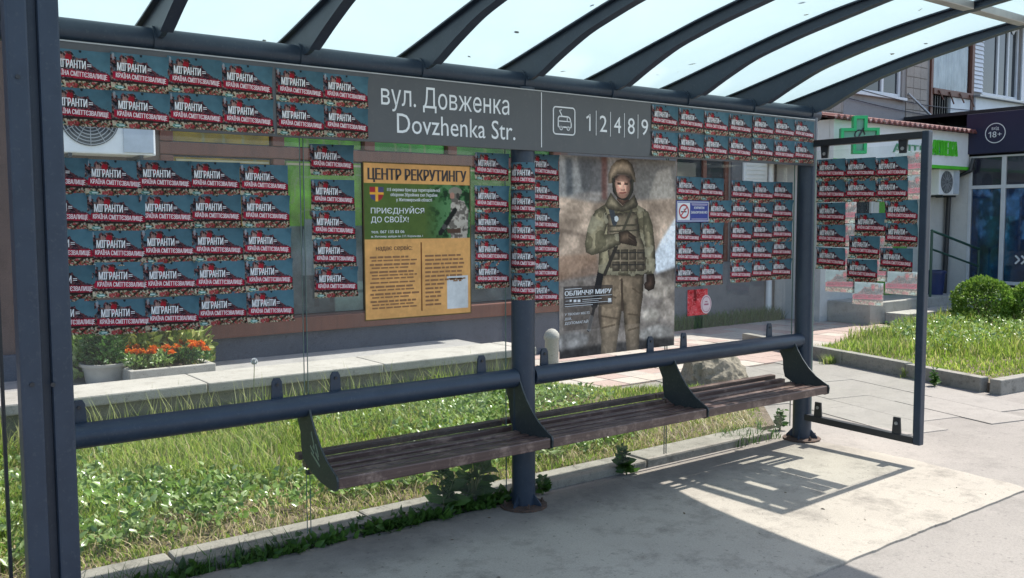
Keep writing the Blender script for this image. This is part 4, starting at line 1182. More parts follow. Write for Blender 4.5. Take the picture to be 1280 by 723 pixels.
# B: left pane
xs = [WY(px, 300, LY)[0] for px in (112, 176, 240, 304)]; xs = [xs[0]-0.215] + xs
for r_, z in enumerate((1.862, 1.718, 1.572, 1.432, 1.285)):
    for c_i, xx in enumerate(xs):
        leaflet(xx+0.004*r_-0.008, z+jz(), LY, 'leaflet on the far left glass pane, %s row from the top, %s from the left' % (ORD[r_], ORD[c_i]), GRP)
# C and D: columns either side of the recruiting poster
xx = WY(388, 260, LY)[0]
for r_, z in enumerate((1.966, 1.800, 1.655, 1.518, 1.383)):
    leaflet(xx+0.003*r_, z, LY, 'leaflet in the single column left of the recruiting poster, %s from the top' % ORD[r_], GRP)
xx = WY(593, 260, LY)[0]
for r_, z in enumerate((1.966, 1.790, 1.650, 1.504, 1.382)):
    leaflet(xx, z, LY, 'leaflet in the single column right of the recruiting poster, %s from the top' % ORD[r_], GRP)
# E: wrapped round the middle post and on the glass just behind it
cd = math.atan2(CAM[1], CAM[0])
for r_, yp in enumerate((203, 239, 275, 308, 342)):
    o = leaflet(0, 0, 0, 'leaflet wrapped round the middle post, %s from the top' % ORD[r_], GRP, kind='wrap')
    o.location = (0, 0, WY(657, yp, -0.06)[2])
    o.rotation_euler = (0, 0, (cd + math.pi) - 1.42)
xx = WY(698, 260, LY)[0]-LW
for r_, yp in enumerate((194, 226, 260, 290, 320, 350)):
    leaflet(xx+jz()*0.6, WY(698, yp, LY)[2], LY, 'leaflet half hidden behind the middle post, %s from the top' % ORD[r_], GRP)
# G: right end of the name board
xs = [WY(px, 150, SY)[0] for px in (814, 848, 880, 911, 940, 967.5)]; xs.append(xs[-1]+0.222)
for r_ in range(2):
    for c_i, xx in enumerate(xs):
        leaflet(xx, (2.292, 2.140)[r_]+jz(), SY-0.0015, 'leaflet on the grey board right of the route numbers, %s row, %s from the left' % (('upper', 'lower')[r_], ORD[c_i]), GRP)
# H: right pane
xs = [WY(px, 280, LY)[0] for px in (845, 875)]
for r_, z in enumerate((1.878, 1.728, 1.586, 1.456, 1.315)):
    for c_i, xx in enumerate(xs):
        if r_ == 1 and c_i == 0: continue
        if r_ == 1: xx = WY(885, 280, LY)[0]
        leaflet(xx, z+jz(), LY, ('leaflet on the right pane just right of the no-smoking sign' if r_ == 1 else
                'leaflet on the right pane, %s row, %s column from the soldier poster' % (ORD[r_], ORD[c_i])), GRP)
xs = [WY(px, 280, LY)[0] for px in (913, 940, 965)]
for r_, z in enumerate((1.866, 1.730, 1.586, 1.456, 1.322)):
    for c_i, xx in enumerate(xs):
        leaflet(xx, z+jz()+0.006*(c_i == 2), LY, 'leaflet on the right pane, %s row, %s column before the right post' % (ORD[r_], ['third last', 'second last', 'last'][c_i]), GRP)
# I: side screen, inner face
fl = [(1021.5, 200, 'top row, nearest the post'), (1057, 199, 'top row, middle one'), (1095, 198, 'top row, nearest the street'),
      (1021.5, 226, 'second row, nearest the post'), (1057, 225, 'second row, middle one'), (1095, 224, 'second row, nearest the street'),
      (1021.5, 254, 'column by the post, third from the top'), (1021.5, 281, 'column by the post, fourth from the top'), (1021.5, 309, 'column by the post, lowest one'),
      (1069, 267, 'stepped middle group, upper one'), (1062, 295, 'stepped middle group, second one'), (1059, 324, 'stepped middle group, lowest one'),
      (1107, 251, 'street-side column, third from the top'), (1107, 279, 'street-side column, fourth from the top'), (1101, 310, 'street-side column, lowest dark one')]
for (px, py, w) in fl:
    q = WX(px, py, XS)
    leaflet(XS-0.0025, q[2], q[1], 'leaflet on the side screen glass, ' + w, GRP, rz=-math.pi/2).scale = (1.01, 1, 1.05)
bl = [(1119, 190, 'upper one of the pair by the outer post'), (1119, 220.5, 'lower one of the pair by the outer post'), (1034, 252, 'behind the third one by the post'),
      (1034, 280, 'behind the fourth one by the post'), (1033, 309, 'behind the lowest dark one by the post'), (1032, 337, 'lowest one by the post'),
      (1066, 352, 'lowest of all, in the middle'), (1107, 338, 'lowest one on the street side'), (1071, 322, 'behind the lowest of the stepped group'), (1077, 294, 'behind the second of the stepped group')]
for (px, py, w) in bl:
    q = WX(px, py, XS+0.006)
    o = leaflet(XS+0.0035, q[2], q[1]-0.001, 'pale reversed leaflet on side screen, ' + w, 'leaflets seen from behind on the side screen', rz=-math.pi/2, kind='back'); o.scale = (1.01, 1, 1.05)

#==POSTERS==
# ================================================================== POSTERS AND SMALL SIGNS
def soldier_canvas():
    w, h = 300, 378
    cv = Canvas(w, h, (120, 104, 88))
    def T(pts):
        o = []
        for (x, y) in pts:
            u = (x-22)/373.0; top = 30+u*15; bot = 700-u*35
            o.append((u, (y-top)/(bot-top)))
        return o
    n1 = vnoise(w, h, 5, 21, 5); n2 = vnoise(w, h, 22, 22, 3); n3 = vnoise(w, h, 60, 23, 2); n4 = vnoise(w, h, 9, 24, 4)
    allm = np.ones((h, w), bool)
    # blurred ruins behind: grey wall above, earthen bank, pale water, stony ground
    cv.a[:] = (np.array((98, 90, 84))+(n1[..., None]-0.5)*np.array((110, 104, 98)))/255
    cv.fill(cv.pmask(T([(22, 30), (120, 35), (110, 150), (22, 170)])), (112, 112, 110), 0.75)
    cv.fill(cv.pmask(T([(40, 40), (60, 40), (62, 160), (44, 160)])), (58, 62, 66), 0.8)
    cv.fill(cv.pmask(T([(75, 35), (165, 40), (160, 150), (90, 150)])), (60, 60, 62), 0.7)
    cv.fill(cv.pmask(T([(148, 36), (166, 36), (166, 175), (150, 175)])), (88, 50, 42), 0.8)
    cv.fill(cv.pmask(T([(258, 40), (395, 45), (395, 165), (262, 170)])), (86, 82, 76), 0.7)
    cv.fill(cv.pmask(T([(330, 80), (375, 70), (395, 170), (300, 175)])), (142, 130, 116), 0.6)
    bank = cv.pmask(T([(22, 165), (130, 185), (395, 170), (395, 300), (300, 360), (130, 380), (22, 440)]))
    cv.fill(bank, (144, 116, 92), 0.75); cv.mul(bank, 0.62+0.75*n4)
    cv.fill(cv.pmask(T([(22, 270), (110, 290), (110, 300), (22, 285)])), (82, 66, 54), 0.7)
    cv.fill(cv.pmask(T([(22, 360), (130, 350), (150, 420), (22, 440)])), (120, 88, 66), 0.7)
    wat = cv.pmask(T([(395, 235), (345, 310), (312, 380), (330, 420), (395, 400)])); cv.fill(wat, (172, 180, 188), 0.85)
    gnd = cv.pmask(T([(22, 440), (150, 430), (330, 425), (395, 400), (395, 665), (22, 700)])); cv.fill(gnd, (104, 92, 82), 0.75); cv.mul(gnd, 0.55+0.85*n4)
    for (cx, cy, rx, ry, c) in ((340, 470, 55, 38, (140, 126, 110)), (372, 540, 30, 40, (126, 112, 98)), (310, 560, 30, 26, (150, 138, 122)), (60, 640, 50, 30, (120, 116, 112)), (330, 620, 60, 26, (134, 128, 120))):
        (u, v), = T([(cx, cy)]); m = cv.emask(u, v, rx/373, ry/650); cv.fill(m, c, 0.7); cv.mul(m, 0.6+0.8*n2)
    dk = cv.pmask(T([(22, 670), (140, 655), (300, 640), (395, 635), (395, 665), (22, 700)])); cv.fill(dk, (38, 36, 36), 0.8)
    for _ in range(3):
        q = np.pad(cv.a, ((2, 2), (2, 2), (0, 0)), 'edge')
        cv.a = sum(q[i:i+h, j:j+w] for i in range(5) for j in range(5))/25
    g_ = cv.a.mean(-1, keepdims=True); cv.a = np.clip((cv.a*0.7+g_*0.3)*1.26 + (n4[..., None]-0.5)*0.09 + (n3[..., None]-0.5)*0.05, 0, 1)
    # --- figure
    fig = np.zeros((h, w), bool)
    def shade(m, col, k=0.5, light=(-0.5, -0.5)):
        """fill a shape and round it off: darker towards its right and lower rim, cloth mottling"""
        cv.fill(m, col)
        ys_, xs_ = np.nonzero(m)
        if len(xs_) == 0: return
        d = np.zeros((h, w)); cur = m.copy()
        for i in range(22):
            d += cur
            e = cur.copy(); e[1:] &= cur[:-1]; e[:-1] &= cur[1:]; e[:, 1:] &= cur[:, :-1]; e[:, :-1] &= cur[:, 1:]
            cur = e
        d = np.clip(d/13.0, 0, 1)
        u = (cv.X-xs_.min()/w)/max(1e-3, (xs_.max()-xs_.min())/w)
        cv.mul(m, (0.50+0.66*d)*(1.16-0.30*u)*(0.74+0.52*n2))
    trous = T([(148, 412), (288, 418), (284, 500), (276, 560), (272, 676), (232, 680), (224, 600), (218, 520), (212, 560), (196, 684), (148, 690), (150, 640), (140, 560), (142, 480)])
    m = cv.pmask(trous); shade(m, (112, 97, 80)); cv.fill(m & (n4 > 0.60), (92, 79, 65), 0.4); cv.fill(m & (cv.Y > 0.86), (140, 126, 110), 0.35)
    cv.fill(cv.smask(*T([(214, 440), (217, 540)]), 0.010, 1.25), (66, 54, 44), 0.9)
    for (a, b) in (((150, 560), (200, 570)), ((235, 555), (275, 560)), ((152, 600), (192, 590)), ((236, 610), (272, 600)), ((160, 480), (195, 500)), ((250, 470), (280, 490))):
        cv.fill(cv.smask(*T([a, b]), 0.006, 1.25), (74, 62, 50), 0.6)
    # rifle slung down the left side
    cv.fill(cv.smask(*T([(150, 400), (128, 520)]), 0.028, 1.25), (30, 30, 32)); cv.fill(cv.smask(*T([(132, 510), (110, 605)]), 0.012, 1.25), (34, 34, 36)); cv.fill(cv.smask(*T([(118, 565), (112, 600)]), 0.018, 1.25), (150, 150, 148), 0.6)
    coat = T([(128, 212), (165, 186), (215, 205), (262, 190), (292, 208), (304, 250), (302, 330), (302, 420), (250, 428), (160, 422), (140, 414), (142, 330), (128, 300)])
    m = cv.pmask(coat); shade(m, (116, 107, 86)); cv.fill(m & (n4 > 0.57), (142, 134, 112), 0.7); cv.fill(m & (n4 < 0.40), (78, 72, 56), 0.7)
    vest = T([(168, 222), (262, 214), (276, 300), (296, 345), (296, 408), (176, 402), (166, 320)])
    m = cv.pmask(vest); shade(m, (108, 96, 80)); cv.fill(m & (n3 > 0.6), (100, 94, 76), 0.5)
    for yy in (262, 280): cv.fill(cv.smask(*T([(176, yy), (266, yy-4)]), 0.006, 1.25), (60, 56, 46), 0.8)
    for i in range(4):
        for yy, hh in ((340, 34), (380, 32)):
            x0 = 184+i*27; m = cv.pmask(T([(x0, yy), (x0+23, yy-1), (x0+23, yy+hh), (x0, yy+hh)])); shade(m, (112, 100, 84))
            cv.fill(cv.smask(*T([(x0, yy+10), (x0+23, yy+10)]), 0.005, 1.25), (48, 46, 42), 0.9)
    cv.fill(cv.smask(*T([(178, 200), (190, 250)]), 0.022, 1.25), (58, 62, 68), 0.95); cv.fill(cv.emask(*T([(196, 238)])[0], 0.018, 0.014), (190, 194, 196))
    cv.fill(cv.smask(*T([(244, 210), (196, 330)]), 0.010, 1.25), (66, 62, 52), 0.9); cv.fill(cv.smask(*T([(196, 330), (160, 420)]), 0.014, 1.25), (44, 40, 36), 0.9)
    # right arm hanging
    arm2 = T([(282, 208), (300, 214), (316, 260), (324, 330), (328, 402), (318, 424), (296, 424), (290, 350), (284, 290)])
    m = cv.pmask(arm2); shade(m, (118, 109, 88)); cv.fill(m & (n4 > 0.55), (150, 142, 120), 0.7); cv.fill(m & (n4 < 0.42), (76, 72, 56), 0.6)
    m = cv.pmask(T([(296, 424), (322, 422), (327, 450), (322, 472), (304, 480), (290, 470), (288, 456), (296, 446)])); shade(m, (64, 50, 42))
    # left arm folded across
    arm1 = T([(134, 208), (160, 200), (172, 240), (158, 290), (205, 284), (210, 322), (160, 346), (120, 358), (102, 348), (98, 320), (106, 270), (118, 230)])
    m = cv.pmask(arm1); shade(m, (120, 111, 90)); cv.fill(m & (n4 > 0.55), (150, 142, 120), 0.7); cv.fill(m & (n4 < 0.42), (80, 75, 58), 0.6)
    m = cv.pmask(T([(203, 282), (232, 276), (256, 296), (264, 316), (262, 330), (244, 326), (226, 322), (206, 318)])); shade(m, (82, 68, 56))
    for q in (290, 300, 310): cv.fill(cv.smask(*T([(236, q-6), (260, q+10)]), 0.004, 1.25), (52, 42, 36), 0.8)
    # collar, neck, face, helmet
    m = cv.pmask(T([(160, 190), (178, 150), (188, 168), (215, 196), (246, 168), (254, 158), (266, 188), (262, 200), (216, 216), (168, 206)])); shade(m, (110, 100, 82))
    m = cv.pmask(T([(194, 150), (238, 150), (236, 178), (216, 194), (198, 176)])); shade(m, (118, 90, 74))
    m = cv.pmask(T([(180, 96), (252, 96), (250, 150), (238, 172), (222, 178), (200, 172), (184, 150)])); cv.fill(m, (44, 42, 38))
    fx = lambda x, y: T([(x, y)])[0]
    m = cv.emask(*fx(215, 132), 0.070, 0.060) | cv.pmask(T([(192, 105), (238, 105), (240, 140), (232, 162), (216, 170), (200, 162), (190, 140)])); shade(m, (190, 148, 128)); cv.fill(cv.emask(*fx(200, 140), 0.022, 0.016), (196, 140, 122), 0.4); cv.fill(cv.emask(*fx(232, 140), 0.016, 0.016), (150, 108, 92), 0.5); cv.fill(cv.pmask(T([(196, 152), (236, 152), (230, 166), (216, 172), (202, 166)])), (140, 108, 92), 0.35)
    cv.fill(cv.smask(*T([(199, 120), (209, 119)]), 0.004, 1.25), (96, 68, 56), 0.8); cv.fill(cv.smask(*T([(222, 119), (232, 120)]), 0.004, 1.25), (96, 68, 56), 0.8); cv.fill(cv.emask(*fx(216, 104), 0.075, 0.02), (90, 70, 60), 0.5)
    cv.fill(cv.smask(*T([(200, 124), (209, 124)]), 0.005, 1.25), (48, 36, 32), 0.9); cv.fill(cv.smask(*T([(222, 124), (231, 124)]), 0.005, 1.25), (48, 36, 32), 0.9)
    cv.fill(cv.smask(*T([(217, 124), (219, 140)]), 0.005, 1.25), (200, 158, 138), 0.8); cv.fill(cv.smask(*T([(211, 143), (222, 143)]), 0.004, 1.25), (124, 84, 70), 0.8)
    cv.fill(cv.smask(*T([(206, 152), (226, 152)]), 0.005, 1.25), (126, 70, 62), 0.9); cv.fill(cv.emask(*fx(216, 163), 0.035, 0.012), (150, 110, 92), 0.6)
    hel = T([(170, 122), (170, 92), (178, 66), (194, 48), (212, 41), (230, 44), (246, 60), (255, 86), (258, 116), (250, 118), (243, 100), (228, 92), (200, 92), (188, 100), (180, 122)])
    m = cv.pmask(hel); shade(m, (140, 122, 102)); cv.fill(m & (n2 > 0.58), (112, 98, 80), 0.4)
    cv.fill(cv.smask(*T([(184, 108), (196, 160)]), 0.008, 1.25), (58, 54, 44), 0.9); cv.fill(cv.smask(*T([(250, 112), (236, 168)]), 0.008, 1.25), (58, 54, 44), 0.9)
    # dark caption patch
    m = cv.pmask(T([(34, 460), (185, 456), (185, 520), (34, 530)])); cv.fill(m, (46, 42, 42), 0.62)
    m = cv.pmask(T([(34, 530), (150, 525), (150, 600), (34, 606)])); cv.fill(m, (70, 62, 58), 0.45)
    cv.a = np.clip((cv.a*(0.90+0.2*n3)[..., None]-0.40)*1.08+0.41, 0, 1)
    return cv
P0 = WY(699, 320, LY)[0]; P1 = WY(843.5, 320, LY)[0]; PT, PBZ = 1.976, 0.800
PWd, PHt = P1-P0, PT-PBZ
sp = tag(link('soldier_poster', grid_mesh('soldier_poster', soldier_canvas(), PWd, PHt, print_m)), 'tall photo poster of a helmeted soldier on the glass beside the middle post', 'poster')
sp.location = (P0, LY-0.001, PT)
def TP(x, y):
    u = (x-22)/373.0; top = 30+u*15; bot = 700-u*35
    return u*PWd, -(y-top)/(bot-top)*PHt
def tline(s, x, y, hpx, x1, bold=0.01):
    a = TP(x, y); b = TP(x1, y)
    return (s, a[0], a[1], hpx/655*PHt, bold, b[0]-a[0], 0)
put('caption', text_mesh('caption', white_ink, [tline('ОБЛИЧЧЯ МИРУ', 38, 491, 15, 180, 0.06)]), sp, (0, -0.001, 0))
put('caption', text_mesh('caption', white_ink, [tline('У ТВОЄМУ МІСТІ', 38, 556, 7, 112, 0.01), tline('ДІЙ,', 38, 571, 7, 58, 0.01), tline('ДОПОМАГАЙ', 38, 586, 8, 108, 0.01)]), sp, (0, -0.001, 0))
ru = MB()
def rule(x0, x1, y, th):
    a = TP(x0, y); b = TP(x1, y); ru.box(a[0], b[0], -0.0016, -0.0008, a[1]-th, a[1]+th)
rule(38, 88, 469, 0.0016); rule(38, 182, 497, 0.0012); rule(38, 182, 519, 0.0012); rule(90, 150, 504, 0.0012); rule(90, 140, 510, 0.001); rule(38, 122, 526, 0.0014)
for xx in (64, 76): rule(xx, xx+8, 508, 0.0075)
rule(170, 180, 508, 0.012); rule(40, 50, 508, 0.001); rule(52, 58, 507, 0.006)
me = ru.mesh('caption_rule', white_ink); put('caption_rule', me, sp)

# recruiting poster ---------------------------------------------------------
def recruit_canvas():
    w, h = 165, 210
    cv = Canvas(w, h, (196, 150, 90))
    n1 = vnoise(w, h, 5, 51, 4); n2 = vnoise(w, h, 24, 52, 3); n3 = vnoise(w, h, 11, 53, 3)
    cv.a[:] = np.array((212, 158, 96))/255
    grn = (cv.Y > 0.135) & (cv.Y < 0.488)
    cv.fill(grn, (78, 98, 46))
    leaf = grn & (cv.X > 0.55); al = np.clip((cv.X-0.55)*5, 0, 1)
    cv.fill(leaf, (40, 82, 46), al); cv.fill(leaf & (n2 > 0.55), (88, 128, 84), al*0.8); cv.fill(leaf & (n2 < 0.42), (22, 46, 26), al*0.9)
    # soldier in profile
    body = cv.pmask([(0.84, 0.225), (0.93, 0.24), (0.975, 0.30), (0.97, 0.40), (0.955, 0.488), (0.80, 0.488), (0.79, 0.40), (0.80, 0.33), (0.80, 0.26)])
    cv.fill(body, (128, 120, 112)); nf = vnoise(w, h, 40, 58, 2); cv.fill(body & (nf > 0.54), (178, 170, 158), 0.8); cv.fill(body & (nf < 0.42), (82, 76, 70), 0.8)
    arm = cv.pmask([(0.86, 0.27), (0.96, 0.29), (0.97, 0.37), (0.86, 0.42), (0.74, 0.42), (0.74, 0.395), (0.86, 0.365)])
    cv.fill(arm, (142, 134, 124)); cv.fill(arm & (nf > 0.52), (190, 182, 170), 0.8); cv.fill(arm & (nf < 0.44), (92, 86, 80), 0.8)
    cv.fill(cv.pmask([(0.76, 0.425), (0.90, 0.42), (0.90, 0.45), (0.77, 0.455)]), (80, 58, 48)); cv.fill(cv.smask((0.84, 0.30), (0.70, 0.45), 0.022, 1.27), (26, 28, 26)); cv.fill(cv.emask(0.735, 0.41, 0.022, 0.018), (70, 70, 68))
    cv.fill(cv.emask(0.845, 0.185, 0.055, 0.040), (104, 100, 90)); cv.fill(cv.emask(0.845, 0.18, 0.065, 0.032) & (cv.Y < 0.19), (126, 122, 110)); cv.fill(cv.emask(0.815, 0.205, 0.022, 0.022), (160, 120, 104)); cv.fill(cv.emask(0.87, 0.205, 0.018, 0.02), (60, 58, 54))
    cv.fill(cv.pmask([(0.80, 0.225), (0.87, 0.225), (0.87, 0.25), (0.81, 0.25)]), (96, 90, 82))
    # dark border
    b = (cv.X < 0.012) | (cv.X > 0.986) | (cv.Y < 0.010) | (cv.Y > 0.990); cv.fill(b, (84, 74, 44))
    cv.fill((np.abs(cv.X-0.515) < 0.006) & (cv.Y > 0.51) & (cv.Y < 0.955), (98, 56, 26))
    cv.fill((cv.X > 0.755) & (cv.X < 0.962) & (cv.Y > 0.74) & (cv.Y < 0.955), (196, 198, 198))
    # coat of arms: shield red and blue with a gold cross
    sh_ = cv.pmask([(0.06, 0.155), (0.18, 0.155), (0.18, 0.205), (0.165, 0.232), (0.12, 0.25), (0.075, 0.232), (0.06, 0.205)])
    cv.fill(sh_, (150, 44, 48)); cv.fill(sh_ & ((cv.X > 0.12) == (cv.Y < 0.198)), (74, 70, 104)); cv.fill(sh_ & ((np.abs(cv.X-0.12) < 0.011) | (np.abs(cv.Y-0.198) < 0.009)), (220, 160, 60))
    cv.mul(np.ones((h, w), bool), 0.92+0.16*n1)
    return cv
r0 = WY(454.5, 300, LY)[0]; r1 = WY(588.5, 300, LY)[0]; RT_, RB_ = 1.893, 1.108
RW, RH = r1-r0, RT_-RB_
rp = tag(link('recruiting_poster', grid_mesh('recruiting_poster', recruit_canvas(), RW, RH, print_m)), 'orange and green recruiting poster with a soldier in profile on the glass', 'poster')
rp.location = (r0, LY-0.001, RT_)
def rl_(s, u, v, h_, u1, bold=0.01): return (s, u*RW, -v*RH, h_*RH, bold, (u1-u)*RW, 0)
put('headline', text_mesh('headline', black_ink, [rl_('ЦЕНТР РЕКРУТИНГУ', 0.045, 0.110, 0.070, 0.955, 0.05)]), rp, (0, -0.001, 0))
for grp_ in ([rl_('115 окрема бригада територіальної', 0.21, 0.180, 0.020, 0.70, 0.02), rl_('оборони Збройних сил України', 0.24, 0.212, 0.020, 0.67, 0.02), rl_('у Житомирській області', 0.29, 0.244, 0.020, 0.62, 0.02)],
    [rl_('ПРИЄДНУЙСЯ', 0.065, 0.322, 0.034, 0.545, 0.012)], [rl_('ДО СВОЇХ!', 0.065, 0.378, 0.034, 0.40, 0.012)], [rl_('тел. 067 135 03 06', 0.065, 0.447, 0.018, 0.36, 0.02)], [rl_('м. Житомир, майдан ім. С.П. Корольова, 1', 0.065, 0.474, 0.013, 0.53, 0.01)]):
    put('lettering', text_mesh('lettering', white_ink, grp_), rp, (0, -0.001, 0))
body_lines = [rl_('надає сервіс:', 0.105, 0.556, 0.030, 0.43, 0.02)]
put('lettering', text_mesh('lettering', brown_ink, body_lines), rp, (0, -0.001, 0))
# small body copy: too fine to read, rows of word-length strokes
fine = MB(); r_ = random.Random(3)
def row(u0, u1, v, bold):
    u = u0
    while u < u1-0.02:
        l = r_.uniform(0.025, 0.085); e = min(u+l, u1)
        fine.box(u*RW, e*RW, -0.0016, -0.0008, -(v+0.0045+0.001*bold)*RH, -(v-0.0045-0.002*bold)*RH)
        u = e+0.012
v = 0.60
for blk in (2, 2, 3, 1, 2, 2, 3):
    for i in range(blk):
        row(0.05+0.015*(i > 0), 0.40+0.09*r_.random(), v, i == 0 and blk > 1); v += 0.0205
    v += 0.006
v = 0.60
for i in range(13):
    row(0.55, (0.93 if i < 7 else 0.735)-0.04*r_.random(), v, True); v += 0.0268
row(0.775, 0.94, 0.757, 0); row(0.82, 0.90, 0.772, 0)
tag(put('fine_print', fine.mesh('fine_print', pm('fine_print_ink', (0.19, 0.085, 0.03), (0.26, 0.12, 0.04), 60, rough=0.5)), rp), kind='stuff')

# no-smoking sign -----------------------------------------------------------
n0 = WY(845, 264, LY)[0]; n1_ = WY(885.5, 264, LY)[0]
ns = thing('no_smoking_sign', 'small blue no-smoking sign among the leaflets on the right pane', 'sign', (n0, LY, 1.588))
yb_ = LY-0.004
part('plate', MB().box(n0, n1_, yb_, LY-0.001, 1.588, 1.727), blue_ink, ns, bevel=0.001)
part('white_border', MB().box(n0+0.004, n1_-0.004, yb_-0.0008, yb_-0.0003, 1.716, 1.720).box(n0+0.004, n1_-0.004, yb_-0.0008, yb_-0.0003, 1.594, 1.598).box(n1_-0.008, n1_-0.004, yb_-0.0008, yb_-0.0003, 1.5985, 1.7155).box(n0+0.004, n0+0.008, yb_-0.0008, yb_-0.0003, 1.5985, 1.7155), white_ink, ns)
part('symbol_field', MB().box(n0+0.012, n0+0.125, yb_-0.0008, yb_-0.0003, 1.602, 1.712), white_ink, ns)
cx_, cz_ = n0+0.068, 1.657
rg = MB(); vs = []
for k in range(32):
    a = 2*math.pi*k/32
    for r in (0.036, 0.047): vs.append((cx_+r*math.cos(a), yb_-0.0014, cz_+r*math.sin(a)))
rg.add(vs, [(2*k, 2*k+1, (2*k+3) % 64, (2*k+2) % 64) for k in range(32)])
rg.bar((cx_-0.028, yb_-0.0014, cz_-0.028), (cx_+0.028, yb_-0.0014, cz_+0.028), 0.009, 0.0004, (0, 1, 0))
part('ban_ring', rg, red_ink, ns)
part('cigarette', MB().box(cx_-0.028, cx_+0.024, yb_-0.0012, yb_-0.0009, cz_-0.006, cz_+0.002).box(cx_-0.004, cx_+0.012, yb_-0.0012, yb_-0.0009, cz_+0.012, cz_+0.016), black_ink, ns)
for ln in (('КУРИТИ', 0.165, -0.054, 0.015, 0.05, 0.095, 0), ('ЗАБОРОНЕНО', 0.135, -0.083, 0.015, 0.05, 0.155, 0)):
    o = put('lettering', text_mesh('lettering', white_ink, [ln]), ns)
    o.location = Vector((n0, yb_-0.0008, 1.727)) - Vector(ns.location)
fpn = part('fine_print', MB().box(n0+0.14, n1_-0.016, yb_-0.0008, yb_-0.0003, 1.704, 1.707).box(n0+0.145, n1_-0.02, yb_-0.0008, yb_-0.0003, 1.697, 1.699).box(n0+0.14, n1_-0.016, yb_-0.0008, yb_-0.0003, 1.607, 1.610), pink_ink, ns); tag(fpn, kind='stuff')

# torn red sticker with a round stamp --------------------------------------------
cv = Canvas(40, 44, (150, 40, 44)); a = vnoise(40, 44, 6, 71, 4); b = vnoise(40, 44, 14, 72, 2)
cv.a[:] = (np.array((168, 44, 50))+(a[..., None]-0.5)*np.array((120, 110, 110)))/255; cv.a = np.clip(cv.a, 0, 1)
cv.fill(cv.pmask([(0.30, 0), (0.44, 0), (0.44, 0.45), (0.30, 0.45)]), (96, 14, 18), 0.9); cv.fill(np.abs(b-0.5) < 0.03, (210, 150, 150), 0.6); cv.fill(cv.emask(0.3, 0.72, 0.12, 0.12), (196, 84, 88), 0.7)
t0 = WY(859.5, 362, LY); t1 = WY(888, 392, LY)
st = tag(link('red_sticker', grid_mesh('red_sticker', cv, (t1[0]-t0[0])*0.86, t0[2]-t1[2], print_m)), 'torn red sticker with a pale round stamp low on the right pane', 'sticker')
st.location = (t0[0], LY-0.0004, t0[2]-0.004)
cxs, czs = (t1[0]-t0[0])*0.80, -(t0[2]-t1[2])*0.60
dm = MB().prism([(cxs+0.052*math.cos(2*math.pi*k/28), czs+0.062*math.sin(2*math.pi*k/28)) for k in range(28)], -0.0016, -0.0008, 'y').mesh('round_stamp', pm('stamp_paper', (0.62, 0.52, 0.54), (0.54, 0.42, 0.45), 40, rough=0.5)); put('round_stamp', dm, st)
rg = MB(); vs = []
for k in range(28):
    a_ = 2*math.pi*k/28
    for r in (0.78, 0.86): vs.append((cxs+0.052*r*math.cos(a_), -0.0022, czs+0.062*r*math.sin(a_)))
rg.add(vs, [(2*k, 2*k+1, (2*k+3) % 56, (2*k+2) % 56) for k in range(28)]).box(cxs-0.02, cxs+0.022, -0.0022, -0.0018, czs-0.006, czs+0.004).box(cxs-0.012, cxs+0.012, -0.0022, -0.0018, czs+0.014, czs+0.02)
put('stamp_ink', rg.mesh('stamp_ink', pm('stamp_red', (0.34, 0.10, 0.16), rough=0.5)), st)

#==PLANTS==
# ================================================================== PLANTS
def in_poly(P, poly):
    m = np.zeros(len(P), bool); n = len(poly)
    for i in range(n):
        x1, y1 = poly[i]; x2, y2 = poly[(i+1) % n]
        if y1 == y2: continue
        m ^= ((y1 > P[:, 1]) != (y2 > P[:, 1])) & (P[:, 0] < (x2-x1)*(P[:, 1]-y1)/(y2-y1)+x1)
    return m
def scatter(poly, n, seed):
    r = np.random.default_rng(seed); p = np.array(poly)
    P = p.min(0)+r.random((n, 2))*(p.max(0)-p.min(0))
    return P[in_poly(P, poly)]
def blades(name, P, z0, hmin, hmax, wid, mat, seed, lean=0.45, hfun=None):
    r = np.random.default_rng(seed); n = len(P)
    h = hmin+(hmax-hmin)*r.random(n)**1.6
    if hfun is not None: h = h*hfun(P, r)
    a = r.random(n)*2*np.pi; l = lean*h*(0.3+r.random(n)); w = wid*(0.6+0.8*r.random(n))
    d = np.stack([np.cos(a), np.sin(a)], 1); b = a+np.pi/2+(r.random(n)-0.5); s = np.stack([np.cos(b), np.sin(b)], 1)*w[:, None]/2
    B = np.concatenate([P, np.full((n, 1), z0)], 1)
    def pt(side, fr, up):
        q = B.copy(); q[:, :2] += s*side+d*(l*fr)[:, None]; q[:, 2] += h*up; return q
    V = np.stack([pt(-1, 0, -0.05), pt(1, 0, -0.05), pt(0.8, 0.30, 0.55), pt(-0.8, 0.30, 0.55), pt(0.05, 1.0, 0.95)], 1).reshape(-1, 3)
    k = np.arange(n)[:, None]*5
    T = np.concatenate([k+np.array([[0, 1, 2]]), k+np.array([[0, 2, 3]]), k+np.array([[3, 2, 4]])], 1).reshape(-1, 3)
    return raw_mesh(name, V, T, mat)
